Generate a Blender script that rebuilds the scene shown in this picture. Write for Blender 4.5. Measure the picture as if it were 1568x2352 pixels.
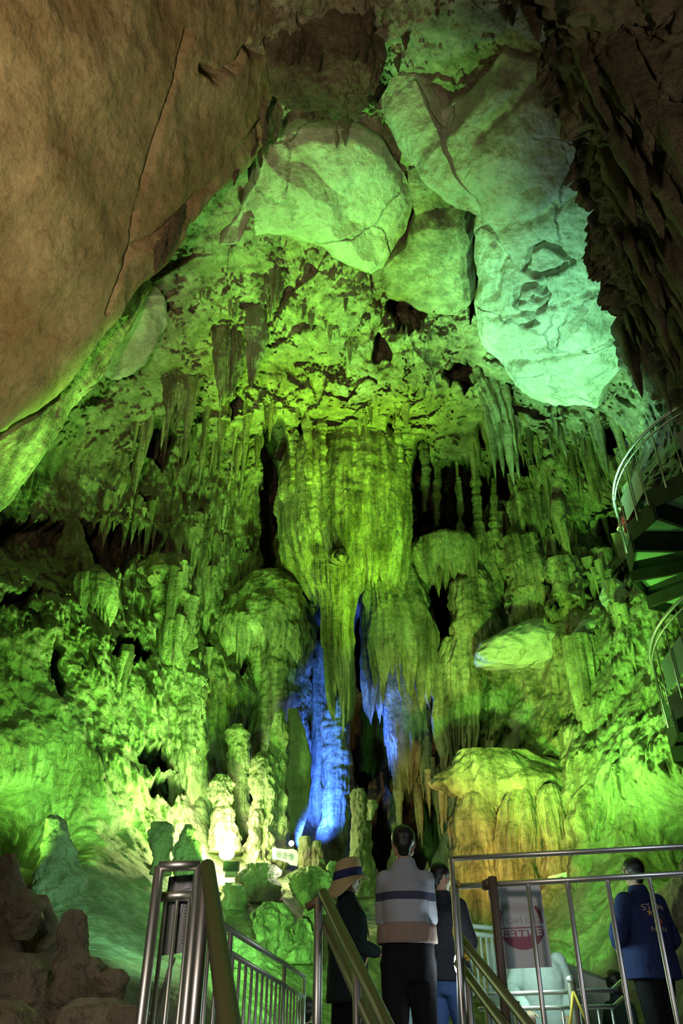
import bpy, bmesh, math, random
import numpy as np
from mathutils import Vector, Matrix

for _o in list(bpy.data.objects):
    bpy.data.objects.remove(_o)
SC = bpy.context.scene
COL = SC.collection

# ------------------------------------------------------------------ camera
PITCH = math.radians(33.0)
FPX = 1764.0                       # focal length in pixels of the 1568 x 2352 frame
EYE = np.array([0.0, 0.0, 1.6])
cam_data = bpy.data.cameras.new('camera')
cam_data.sensor_fit = 'VERTICAL'
cam_data.sensor_height = 36.0
cam_data.lens = FPX / 2352.0 * 36.0
cam_data.clip_end = 300
cam = bpy.data.objects.new('camera', cam_data)
COL.objects.link(cam)
cam.location = EYE
cam.rotation_euler = (math.pi / 2 + PITCH, 0, 0)
SC.camera = cam
FWD = np.array([0, math.cos(PITCH), math.sin(PITCH)])
UPV = np.array([0, -math.sin(PITCH), math.cos(PITCH)])
RGT = np.array([1.0, 0, 0])

def ray(px, py):
    return FWD + (px - 784.0) / FPX * RGT + (1176.0 - py) / FPX * UPV
def at_t(px, py, t):               # point at depth t along the lens axis
    return EYE + t * ray(px, py)
def at_y(px, py, y):               # point at distance y into the cave
    d = ray(px, py)
    return EYE + d * (y / d[1])
def at_r(px, py, r):               # point at straight distance r
    d = ray(px, py)
    return EYE + d * (r / np.linalg.norm(d))

# ------------------------------------------------------------------ world, view
world = bpy.data.worlds.new('world')
SC.world = world
world.use_nodes = True
world.node_tree.nodes['Background'].inputs[0].default_value = (0.25, 0.30, 0.22, 1)
world.node_tree.nodes['Background'].inputs[1].default_value = 0.004
SC.view_settings.view_transform = 'Standard'
SC.view_settings.look = 'None'
SC.view_settings.exposure = 0.28
SC.view_settings.gamma = 1.0
SC.view_settings.use_curve_mapping = False
SC.cycles.max_bounces = 5
SC.cycles.diffuse_bounces = 2
SC.cycles.glossy_bounces = 3
SC.cycles.transmission_bounces = 4
SC.cycles.transparent_max_bounces = 6
SC.cycles.caustics_reflective = False
SC.cycles.caustics_refractive = False
SC.cycles.sample_clamp_indirect = 4.0
SC.cycles.use_denoising = True
SC.cycles.use_adaptive_sampling = True
SC.cycles.adaptive_threshold = 0.02

# ------------------------------------------------------------------ lamps
def spot(name, loc, tgt, color, watts, angle=70, blend=0.6, radius=0.15):
    l = bpy.data.lights.new(name, 'SPOT')
    l.energy = watts; l.color = color; l.spot_size = math.radians(angle)
    l.spot_blend = blend; l.shadow_soft_size = radius
    o = bpy.data.objects.new(name, l)
    COL.objects.link(o)
    loc = Vector(loc); tgt = Vector(tgt)
    o.location = loc
    o.rotation_euler = (tgt - loc).to_track_quat('-Z', 'Y').to_euler()
    return o
def bulb(name, loc, color, watts, radius=0.1):
    l = bpy.data.lights.new(name, 'POINT')
    l.energy = watts; l.color = color; l.shadow_soft_size = radius
    o = bpy.data.objects.new(name, l)
    COL.objects.link(o)
    o.location = loc
    return o
GREEN = (0.27, 1.0, 0.10)
PALE = (0.23, 1.0, 0.15)
TEAL = (0.28, 1.0, 0.48)
LIME = (0.37, 1.0, 0.03)
BLUE = (0.04, 0.14, 1.0)
WARM = (1.0, 0.70, 0.38)
AMBER = (1.0, 0.58, 0.16)
WHITE = (0.85, 1.0, 0.95)
spot('left_wall_flood', at_r(255, 1960, 11.6), at_r(130, 1580, 15), GREEN, 600, 95, 0.8)
spot('left_edge_flood', at_r(40, 1985, 10.8), at_r(30, 1600, 14), GREEN, 260, 95, 0.8)
spot('left_high_flood', at_r(520, 1990, 12.5), at_r(330, 1230, 19), GREEN, 2000, 70, 0.8)
spot('left_mid_flood', at_r(470, 2000, 13.4), at_r(420, 1720, 16), GREEN, 650, 100, 0.8)
spot('dome_flood', at_r(1090, 2060, 13.5), at_r(800, 1200, 18), LIME, 5600, 36, 0.8)
spot('arch_flood', at_r(640, 1990, 13.0), at_r(780, 850, 18), LIME, 5600, 46, 0.9)
spot('vault_flood', at_r(700, 2030, 12.5), at_r(790, 490, 17), PALE, 6200, 42, 0.9)
spot('right_slab_flood', at_r(1000, 2080, 12.0), at_r(1290, 800, 17), TEAL, 7600, 38, 0.9)
spot('right_wall_flood', at_r(1180, 2060, 11.5), at_r(1320, 1350, 18), GREEN, 2600, 80, 0.8)
spot('right_low_flood', at_r(1400, 2000, 11.0), at_r(1430, 1620, 15), GREEN, 560, 100, 0.8)
spot('right_foot_flood', at_r(1290, 2200, 11.2), at_r(1290, 2000, 14), PALE, 260, 70, 0.8)
spot('slope_flood', at_r(430, 2080, 7.5), at_r(260, 2080, 11), TEAL, 360, 62, 0.9)
spot('rubble_flood', at_r(640, 2200, 8.0), at_r(610, 2090, 13), PALE, 800, 62, 0.9)
spot('amber_flood', at_r(1120, 2150, 12.4), at_r(1140, 1850, 16), AMBER, 620, 62, 0.8)
spot('blue_flood', at_r(700, 1950, 16.4), at_r(752, 1700, 19.5), BLUE, 2600, 62, 0.6)
spot('deep_blue_lamp', at_r(838, 1780, 18.9), at_r(905, 1600, 18.6), BLUE, 700, 80, 0.6)
bulb('flood_spill', at_r(512, 1935, 14.5), (0.62, 1.0, 0.24), 230, 0.12)
bulb('name_board_lamp', at_r(652, 1995, 13.9), (0.95, 1.0, 0.95), 5, 0.05)  # added fill light that blows out the name board, no fixture there
spot('fringe_flood', at_r(380, 2000, 11.0), at_r(130, 920, 13), GREEN, 4800, 34, 0.9)
spot('slab_lamp', (-1.5, 1.5, 3.2), at_r(180, 430, 11), (1.0, 0.78, 0.46), 1500, 76, 0.9)
spot('right_roof_lamp', (2.5, 0.5, 3.2), at_r(1470, 300, 10), (1.0, 0.84, 0.58), 300, 70, 0.9)
bulb('stairwell_lamp', at_t(1190, 2130, 6.5), (0.60, 1.0, 0.82), 32, 0.2)
spot('walkway_lamp', (3.4, 1.2, 4.0), (1.6, 5.2, 1.6), (0.80, 0.90, 1.0), 100, 70, 0.8, 0.35)
spot('stair_lamp', (-2.2, -1.2, 3.6), (-0.2, 4.0, 1.5), (1.0, 0.84, 0.72), 260, 60, 0.8, 0.35)
spot('boulder_lamp', (-1.2, 0.2, 3.4), at_r(90, 2130, 6.2), (1.0, 0.92, 0.62), 46, 70, 0.9)
bulb('hanging_bulb', at_t(1049, 2214, 5.25), (0.8, 0.95, 1.0), 4, 0.04)
# ------------------------------------------------------------------ materials
def new_mat(name):
    m = bpy.data.materials.new(name)
    m.use_nodes = True
    nt = m.node_tree
    return m, nt, nt.nodes['Principled BSDF']
def plain(name, color, rough=0.6, metal=0.0, spec=0.5, noise=0.0, scale=20.0, bump=0.0):
    m, nt, b = new_mat(name)
    b.inputs['Roughness'].default_value = rough
    b.inputs['Metallic'].default_value = metal
    b.inputs['Specular IOR Level'].default_value = spec
    geo = nt.nodes.new('ShaderNodeTexCoord')
    nz = nt.nodes.new('ShaderNodeTexNoise')
    nz.inputs['Scale'].default_value = scale
    nz.inputs['Detail'].default_value = 4
    nt.links.new(geo.outputs['Object'], nz.inputs['Vector'])
    mix = nt.nodes.new('ShaderNodeMix'); mix.data_type = 'RGBA'
    c = np.array(color)
    mix.inputs[6].default_value = (*np.clip(c * (1 - noise), 0, 1), 1)
    mix.inputs[7].default_value = (*np.clip(c * (1 + noise), 0, 1), 1)
    nt.links.new(nz.outputs['Fac'], mix.inputs[0])
    nt.links.new(mix.outputs[2], b.inputs['Base Color'])
    if bump > 0:
        bp = nt.nodes.new('ShaderNodeBump')
        bp.inputs['Strength'].default_value = bump
        bp.inputs['Distance'].default_value = 0.01
        nt.links.new(nz.outputs['Fac'], bp.inputs['Height'])
        nt.links.new(bp.outputs['Normal'], b.inputs['Normal'])
    return m
def glow(name, color, strength):
    m, nt, b = new_mat(name)
    b.inputs['Base Color'].default_value = (*color, 1)
    b.inputs['Emission Color'].default_value = (*color, 1)
    b.inputs['Emission Strength'].default_value = strength
    return m

def rock(name, dark, light, stain, stain_amt=0.5, streak=0.5, grain=1.0, cracks=0.0, stretch=0.22, rough=0.7, coarse=1.0):
    """limestone: two tones, brown stains, vertical streaks, grainy and fluted relief, optional joints"""
    m, nt, b = new_mat(name)
    N = nt.nodes; L = nt.links
    b.inputs['Roughness'].default_value = rough
    b.inputs['Specular IOR Level'].default_value = 0.35
    geo = N.new('ShaderNodeNewGeometry')
    def noise(scale, detail, vec, rgh=0.6, dist=0.0):
        n = N.new('ShaderNodeTexNoise')
        n.inputs['Scale'].default_value = scale
        n.inputs['Detail'].default_value = detail
        n.inputs['Roughness'].default_value = rgh
        n.inputs['Distortion'].default_value = dist
        L.new(vec, n.inputs['Vector'])
        return n.outputs['Fac']
    def ramp(v, a, bb, ca, cb):
        r = N.new('ShaderNodeValToRGB')
        r.color_ramp.elements[0].position = a
        r.color_ramp.elements[1].position = bb
        r.color_ramp.elements[0].color = ca if len(ca) == 4 else (*ca, 1)
        r.color_ramp.elements[1].color = cb if len(cb) == 4 else (*cb, 1)
        L.new(v, r.inputs[0])
        return r.outputs['Color']
    def mixc(f, a, bb, mode='MIX'):
        x = N.new('ShaderNodeMix'); x.data_type = 'RGBA'; x.blend_type = mode
        if isinstance(f, float): x.inputs[0].default_value = f
        else: L.new(f, x.inputs[0])
        for sock, val in ((6, a), (7, bb)):
            if isinstance(val, tuple): x.inputs[sock].default_value = (*val, 1)
            else: L.new(val, x.inputs[sock])
        return x.outputs[2]
    def math_(op, a, bb):
        x = N.new('ShaderNodeMath'); x.operation = op
        for i, v in enumerate((a, bb)):
            if isinstance(v, (int, float)): x.inputs[i].default_value = v
            else: L.new(v, x.inputs[i])
        return x.outputs[0]
    pos = geo.outputs['Position']
    mp = N.new('ShaderNodeMapping')
    mp.inputs['Scale'].default_value = (1, 1, stretch)
    L.new(pos, mp.inputs['Vector'])
    sv = mp.outputs['Vector']
    big = noise(0.8, 4, pos)
    col = mixc(ramp(big, 0.35, 0.65, (0, 0, 0), (1, 1, 1)), dark, light)
    st = ramp(noise(0.45, 6, pos, 0.65, 0.5), 0.5, 0.68, (0, 0, 0), (stain_amt,) * 3)
    col = mixc(st, col, stain)
    sk = ramp(noise(3.2, 5, sv, 0.65), 0.38, 0.62, (1 - streak,) * 3, (1, 1, 1))
    col = mixc(1.0, col, sk, 'MULTIPLY')
    sp = ramp(noise(9.0, 4, pos, 0.7), 0.32, 0.5, (0.62, 0.6, 0.55), (1, 1, 1))
    col = mixc(0.8, col, sp, 'MULTIPLY')
    h1 = noise(2.6 * coarse, 8, pos, 0.68)
    h2 = noise(4.5, 4, sv, 0.6)
    sepn = N.new('ShaderNodeSeparateXYZ')
    L.new(geo.outputs['True Normal'], sepn.inputs[0])
    steep = math_('SUBTRACT', 1.0, math_('MULTIPLY', sepn.outputs[2], sepn.outputs[2]))
    h = math_('ADD', math_('MULTIPLY', h1, 0.9 * grain), math_('MULTIPLY', math_('MULTIPLY', h2, steep), streak * 0.9))
    if cracks > 0:
        wp = N.new('ShaderNodeTexNoise'); wp.inputs['Scale'].default_value = 0.7; wp.inputs['Detail'].default_value = 5
        L.new(pos, wp.inputs['Vector'])
        wv = N.new('ShaderNodeVectorMath'); wv.operation = 'MULTIPLY_ADD'
        L.new(wp.outputs['Color'], wv.inputs[0]); wv.inputs[1].default_value = (1.6, 1.6, 1.6); L.new(pos, wv.inputs[2])
        vo = N.new('ShaderNodeTexVoronoi'); vo.feature = 'DISTANCE_TO_EDGE'; vo.inputs['Scale'].default_value = 0.42
        L.new(wv.outputs[0], vo.inputs['Vector'])
        c = ramp(vo.outputs['Distance'], 0.004, 0.022, (0, 0, 0), (1, 1, 1))
        gate = ramp(big, 0.42, 0.55, (1, 1, 1), (0, 0, 0))
        c = mixc(gate, c, (1.0, 1.0, 1.0))
        cm = mixc(c, tuple(x * 0.3 for x in dark), col)
        col = mixc(cracks, col, cm)
        h = math_('ADD', h, math_('MULTIPLY', c, 0.35 * cracks))
    L.new(col, b.inputs['Base Color'])
    bp = N.new('ShaderNodeBump')
    bp.inputs['Strength'].default_value = 0.8
    bp.inputs['Distance'].default_value = 0.35
    L.new(h, bp.inputs['Height'])
    L.new(bp.outputs['Normal'], b.inputs['Normal'])
    return m

M = {}
M['wall'] = rock('limestone_wall', (0.40, 0.35, 0.23), (0.62, 0.58, 0.43), (0.22, 0.15, 0.07), 0.6, 0.5)
M['flow'] = rock('flowstone', (0.45, 0.40, 0.24), (0.66, 0.60, 0.42), (0.34, 0.22, 0.08), 0.45, 0.75, 0.75, stretch=0.12)  # streaks deepened here and in the wall to imitate shaded flute grooves
M['pale'] = rock('pale_limestone', (0.52, 0.50, 0.42), (0.70, 0.68, 0.58), (0.36, 0.27, 0.15), 0.5, 0.12, 0.55, cracks=0.5, stretch=1.0)
M['brown'] = rock('brown_limestone', (0.30, 0.215, 0.115), (0.46, 0.36, 0.22), (0.28, 0.16, 0.07), 0.5, 0.12, 0.45, cracks=0.0, stretch=1.0)
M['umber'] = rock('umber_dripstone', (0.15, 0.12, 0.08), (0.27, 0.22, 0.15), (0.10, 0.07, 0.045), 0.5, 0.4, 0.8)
M['dull'] = rock('dull_stalagmite', (0.30, 0.25, 0.17), (0.46, 0.40, 0.30), (0.18, 0.11, 0.07), 0.6, 0.3, 0.9)

# ------------------------------------------------------------------ noise and mesh helpers
_rs = np.random.RandomState(7)
PERM = np.concatenate([_rs.permutation(256)] * 3).astype(np.int32)
_g = _rs.normal(size=(256, 3)); GRAD = (_g / np.linalg.norm(_g, axis=1)[:, None]).astype(np.float32)
def pn(x, y, z, seed=0):
    """gradient noise, about -0.7 .. 0.7"""
    x = np.asarray(x, np.float32) + 31.7 * seed + 512.3; y = np.asarray(y, np.float32) + 17.3 * seed + 733.1
    z = np.asarray(z, np.float32) + 5.1 * seed + 611.9
    x, y, z = np.broadcast_arrays(x, y, z)
    xi = np.floor(x).astype(np.int32); yi = np.floor(y).astype(np.int32); zi = np.floor(z).astype(np.int32)
    fx = x - xi; fy = y - yi; fz = z - zi
    xi &= 255; yi &= 255; zi &= 255
    ux = fx * fx * fx * (fx * (fx * 6 - 15) + 10); uy = fy * fy * fy * (fy * (fy * 6 - 15) + 10); uz = fz * fz * fz * (fz * (fz * 6 - 15) + 10)
    out = 0
    for dx in (0, 1):
        wx = ux if dx else 1 - ux
        px_ = PERM[xi + dx]
        for dy in (0, 1):
            wy = uy if dy else 1 - uy
            py_ = PERM[px_ + yi + dy]
            for dz in (0, 1):
                wz = uz if dz else 1 - uz
                g = GRAD[PERM[py_ + zi + dz]]
                out = out + wx * wy * wz * (g[..., 0] * (fx - dx) + g[..., 1] * (fy - dy) + g[..., 2] * (fz - dz))
    return out
def fbm(x, y, z, seed=0, octaves=4, gain=0.5):
    a = 1.0; f = 1.0; s = 0
    for k in range(octaves):
        s = s + a * pn(x * f, y * f, z * f, seed + k)
        a *= gain; f *= 2.03
    return s
def flutes(x, y, z, seed=0, f=1.0):
    """rounded vertical ribs with sharp creases between, 0 .. ~1"""
    return (np.abs(pn(1.3 * f * x, 1.3 * f * y, 0.10 * f * z, seed)) * 1.1
            + np.abs(pn(3.1 * f * x, 3.1 * f * y, 0.22 * f * z, seed + 1)) * 0.6
            + np.abs(pn(7.0 * f * x, 7.0 * f * y, 0.6 * f * z, seed + 2)) * 0.3)
def saw(ph, edge=0.10):
    fr = ph - np.floor(ph)
    return np.where(fr < 1 - edge, 1 - fr / (1 - edge), (fr - 1 + edge) / edge)
def smooth(x):
    x = np.clip(x, 0, 1)
    return x * x * (3 - 2 * x)

def link(name, me, mat=None, parent=None):
    o = bpy.data.objects.new(name, me)
    COL.objects.link(o)
    if mat is not None:
        me.materials.append(mat)
    if parent is not None:
        o.parent = parent
        o.matrix_parent_inverse = parent.matrix_world.inverted()
    return o
def grid_mesh(name, V, closed_u=False, cap_top=False, cap_bot=False, flip=False):
    """V: (rows, cols, 3) -> smooth quad mesh"""
    nv, nu = V.shape[:2]
    idx = np.arange(nv * nu).reshape(nv, nu)
    if closed_u:
        nx = np.roll(idx, -1, axis=1)
        a, b, c, d = idx[:-1], nx[:-1], nx[1:], idx[1:]
    else:
        a, b, c, d = idx[:-1, :-1], idx[:-1, 1:], idx[1:, 1:], idx[1:, :-1]
    F = np.stack([a, b, c, d], -1).reshape(-1, 4)
    verts = V.reshape(-1, 3)
    tris = []
    extra = []
    if cap_top:
        extra.append(V[0].mean(0)); ci = len(verts) + len(extra) - 1
        r = idx[0]; tris.append(np.stack([np.full(nu, ci), np.roll(r, -1), r], -1))
    if cap_bot:
        extra.append(V[-1].mean(0)); ci = len(verts) + len(extra) - 1
        r = idx[-1]; tris.append(np.stack([np.full(nu, ci), r, np.roll(r, -1)], -1))
    if extra:
        verts = np.concatenate([verts, np.array(extra)])
    T = np.concatenate(tris) if tris else np.zeros((0, 3), int)
    if flip:
        F = F[:, ::-1]; T = T[:, ::-1]
    return raw_mesh(name, verts, F, T)
def raw_mesh(name, verts, quads, tris=None, shade=True):
    tris = np.zeros((0, 3), int) if tris is None else tris
    me = bpy.data.meshes.new(name)
    me.vertices.add(len(verts))
    me.vertices.foreach_set('co', np.ascontiguousarray(verts, np.float32).ravel())
    nl = len(quads) * 4 + len(tris) * 3
    me.loops.add(nl)
    me.loops.foreach_set('vertex_index', np.concatenate([quads.ravel(), tris.ravel()]).astype(np.int32))
    me.polygons.add(len(quads) + len(tris))
    st = np.concatenate([np.arange(len(quads)) * 4, len(quads) * 4 + np.arange(len(tris)) * 3]).astype(np.int32)
    me.polygons.foreach_set('loop_start', st)
    me.polygons.foreach_set('use_smooth', np.full(len(quads) + len(tris), shade))
    me.update(calc_edges=True)
    return me
def tag(o, label=None, cat=None, group=None, kind=None):
    if label: o['label'] = label
    if cat: o['category'] = cat
    if group: o['group'] = group
    if kind: o['kind'] = kind
    return o
def empty(name, loc, rz=0.0):
    o = bpy.data.objects.new(name, None)
    COL.objects.link(o)
    o.location = Vector(loc); o.rotation_euler = (0, 0, rz)
    o.empty_display_size = 0.1
    bpy.context.view_layer.update()
    return o
# ------------------------------------------------------------------ the cave wall and vault
CEN = np.array([0.0, 3.0, 4.6])
# photo column, photo row, distance, fluted, tiered, rough, blocky
CTRL = [
 (-300,2352,7,0,0,.5,0),(0,2352,8,0,0,.4,0),(200,2352,8,0,0,.3,0),(400,2352,8.5,0,0,.5,0),(550,2352,9.5,0,0,.5,0),(700,2352,10.5,0,0,.5,0),
 (900,2352,12,0,0,.5,0),(1150,2352,13,0,0,.4,0),(1400,2352,12,0,0,.4,0),(1700,2352,10,0,0,.5,0),
 (0,2150,10.5,0,0,.3,0),(200,2120,10.5,0,0,.15,0),(330,2130,11,0,0,.15,0),(480,2150,12,0,0,.6,0),(620,2150,12.3,.2,.2,.7,0),(700,2130,13.2,.2,.2,.6,0),
 (850,2150,14.5,.3,0,.5,0),(1000,2150,15.5,.5,0,.4,0),(1150,2150,15.5,.5,0,.4,0),(1300,2130,14,.4,0,.6,0),(1450,2100,12.8,.4,0,.7,0),(1600,2100,11.5,.4,0,.7,0),
 (0,2000,12.5,.2,.2,.6,0),(200,1985,12.2,.2,.1,.3,0),(350,2000,13.2,.2,.1,.5,0),(480,2010,15,.2,.2,.6,0),(620,2030,14.8,.4,.3,.6,0),(700,2030,15.5,.4,.3,.6,0),(760,1960,18.5,.6,.2,.5,0),
 (880,2000,18,.8,.2,.5,0),(1000,2000,17.5,.8,.1,.4,0),(1150,2000,16.8,.7,0,.4,0),(1300,2000,15.3,.6,.1,.5,0),(1450,2000,13.8,.5,.2,.8,0),(1600,2000,12.5,.5,.2,.8,0),
 (0,1800,13.6,.2,.2,.8,0),(150,1820,14.2,.5,.2,.5,0),(280,1800,15,.4,.4,.9,0),(420,1800,16.5,.7,.4,.6,0),(550,1800,18,.6,.2,.5,0),(720,1800,20.5,.8,.3,.5,0),(860,1800,20.5,.8,.5,.6,0),
 (1000,1800,18.8,.5,.5,.8,0),(1150,1800,17.8,.3,.5,1,0),(1300,1800,16.2,.4,.4,.8,0),(1450,1800,14.6,.4,.3,.9,0),(1600,1800,13.2,.4,.3,.9,0),
 (0,1600,14.2,.1,.3,1,0),(150,1600,15,.1,.3,1,0),(300,1600,16.2,.5,.6,.9,0),(420,1600,17.6,.8,.7,.5,0),(580,1600,19,.8,.6,.4,0),(740,1600,21.5,.9,.4,.4,0),(900,1600,21.5,.9,.6,.4,0),
 (1050,1600,19.8,1,.6,.4,0),(1200,1600,18.6,.3,.4,.9,0),(1350,1600,17,.7,.4,.7,0),(1500,1600,15.4,.5,.4,.9,0),(1650,1600,14,.5,.3,.9,0),
 (0,1400,15.2,.4,.7,.9,0),(150,1400,16.4,.4,.7,.9,0),(300,1400,17.8,.8,.9,.6,0),(450,1400,19,.9,1,.5,0),(620,1400,20.3,.8,.6,.4,0),(800,1400,22.5,.9,.6,.4,0),(980,1400,22,.9,.6,.4,0),
 (1150,1400,20,1,.9,.5,0),(1300,1400,18.6,.8,.9,.7,0),(1450,1400,17,.6,.8,.9,0),(1620,1400,15.5,.6,.6,.9,0),
 (0,1230,17.3,.3,.5,.9,0),(150,1230,18.2,.3,.6,.9,0),(300,1230,19,.8,.9,.6,0),(450,1200,20,1,1,.4,0),(600,1200,21.5,1,.8,.4,0),(800,1200,23,1,.6,.4,0),(980,1200,23.5,1,.8,.4,0),
 (1150,1200,22,1,.9,.5,0),(1300,1200,20.4,.8,1,.6,0),(1450,1200,18.5,.7,.8,.8,0),
 (0,1080,18,.4,.3,.6,0),(150,1050,19.5,.4,.3,.5,0),(300,1050,20.5,.8,.8,.6,0),(450,1050,21,1,1,.4,0),(620,1040,21.5,1,.8,.4,0),(800,1010,21.8,.8,.8,.5,0),(980,1040,22,.8,.9,.5,0),(1150,1050,21.5,.9,.9,.5,0),
 (1300,1050,20.6,.8,.9,.7,0),(1450,1030,19,.6,.7,.8,0),
 (200,930,19,.5,.6,.6,.2),(330,920,19.2,.6,.8,.6,.2),(500,920,19.4,.6,.9,.6,.2),(650,920,19.2,.6,.8,.7,.1),(800,920,19,.4,.9,.8,.1),(950,920,19.2,.5,.9,.8,.1),(1100,930,20.2,.6,.8,.7,.1),(1250,960,20,.7,.8,.7,0),(1400,950,19,.6,.6,.8,0),
 (230,800,17.8,.2,.3,.5,.6),(400,800,18,.4,.7,.7,.4),(550,800,18.2,.4,.7,.8,.4),(700,800,18,.3,.7,.9,.4),(850,780,18,.4,.8,.9,.3),(1000,800,18.6,.6,.9,.8,.3),(1200,800,18.6,.2,.2,.4,.6),(1400,800,17.8,.2,.2,.4,.6),
 (300,680,16.9,.2,.3,.5,.6),(450,650,17,.3,.6,.8,.5),(620,660,17.2,.3,.7,.9,.5),(780,660,17.3,.3,.7,.9,.5),(900,660,17.6,.4,.7,.8,.5),(1100,600,17.8,.1,.1,.4,.7),(1300,600,17.5,.1,.1,.4,.7),(1500,600,16.5,.3,.3,.5,.4),
 (400,540,16,.2,.2,.6,.6),(560,500,16.2,.2,.2,.6,.7),(750,430,16.8,.1,.1,.4,.8),(950,450,17.4,.2,.2,.6,.7),(1150,400,17.2,.1,.1,.4,.7),(1350,400,16.4,.1,.1,.4,.7),
 (620,250,15.6,.3,.6,.8,.4),(800,220,16,.3,.6,.8,.5),(1000,220,16.3,.1,.3,.5,.7),(1200,200,16.2,.1,.3,.5,.7),(1400,200,15.4,.3,.4,.5,.5),
 (600,60,14.6,.2,.5,.8,.5),(800,60,15,.3,.6,.8,.5),(1000,60,15.3,.3,.7,.8,.4),(1200,60,15.2,.4,.7,.7,.4),(1450,60,14,.4,.6,.7,.3),
 (600,-300,13.5,.2,.5,.8,.5),(1000,-300,14,.3,.5,.8,.5),(1450,-300,13,.3,.5,.8,.5),(0,-300,12.5,.2,.5,.8,.5),(0,400,15,.2,.2,.6,.6),(200,600,15.5,.2,.2,.6,.6),
 (-500,1800,10.5,.4,.3,.8,0),(-500,1200,12,.4,.4,.8,0),(-500,600,13,.3,.3,.8,.2),(2000,1800,10.5,.4,.3,.8,0),(2000,1200,13,.4,.4,.8,0),(2000,600,13,.3,.3,.8,.2),
 (-500,2352,7,0,0,.5,0),(2000,2352,9,0,0,.5,0)]
# recesses: column, row, half width, half height, lean, depth (m)
HOLES = [(618,1150,22,170,.0,5.0),(975,1120,26,110,.05,5.0),(1060,1130,60,70,.0,4.0),(1170,1090,45,70,.0,4.0),(1000,1215,60,30,0,4.0),
 (1012,1420,20,120,.15,4.5),(365,1010,32,55,.0,3.0),(110,1225,120,35,.0,3.5),(250,1260,55,60,0,3.5),(330,1240,40,40,0,2.5),
 (560,1480,10,70,0,2.5),(40,1380,50,18,-.2,2.0),(130,1540,14,60,0,2.0),(300,1500,40,25,0,2.0),(370,1740,50,30,0,1.6),(390,1810,40,30,0,1.4),
 (1080,385,45,30,.0,3.0),(1083,620,9,110,0,2.0),(935,715,50,35,.0,3.0),(1065,860,45,30,0,3.0),(1180,1330,18,35,0,2.5),(1300,1320,30,25,0,2.0),
 (1395,1005,40,35,0,2.5),(1120,1000,30,30,0,2.0),(690,1360,22,50,.1,3.5),(830,1440,10,130,0,2.5),(840,1700,30,110,0,3.0),(930,1800,30,70,0,3.0),(965,1900,40,90,0,3.0),(870,1930,25,80,0,2.0),
 (330,1160,25,20,0,1.5),(540,930,20,14,0,1.2),(640,1000,14,45,0,2.5),(700,990,10,35,0,2.0),(900,985,10,35,0,2.0),(880,800,20,30,0,1.5),
 (740,110,55,30,0,1.5),(600,350,22,30,0,1.0),(1240,230,30,60,0,1.2)]

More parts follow.
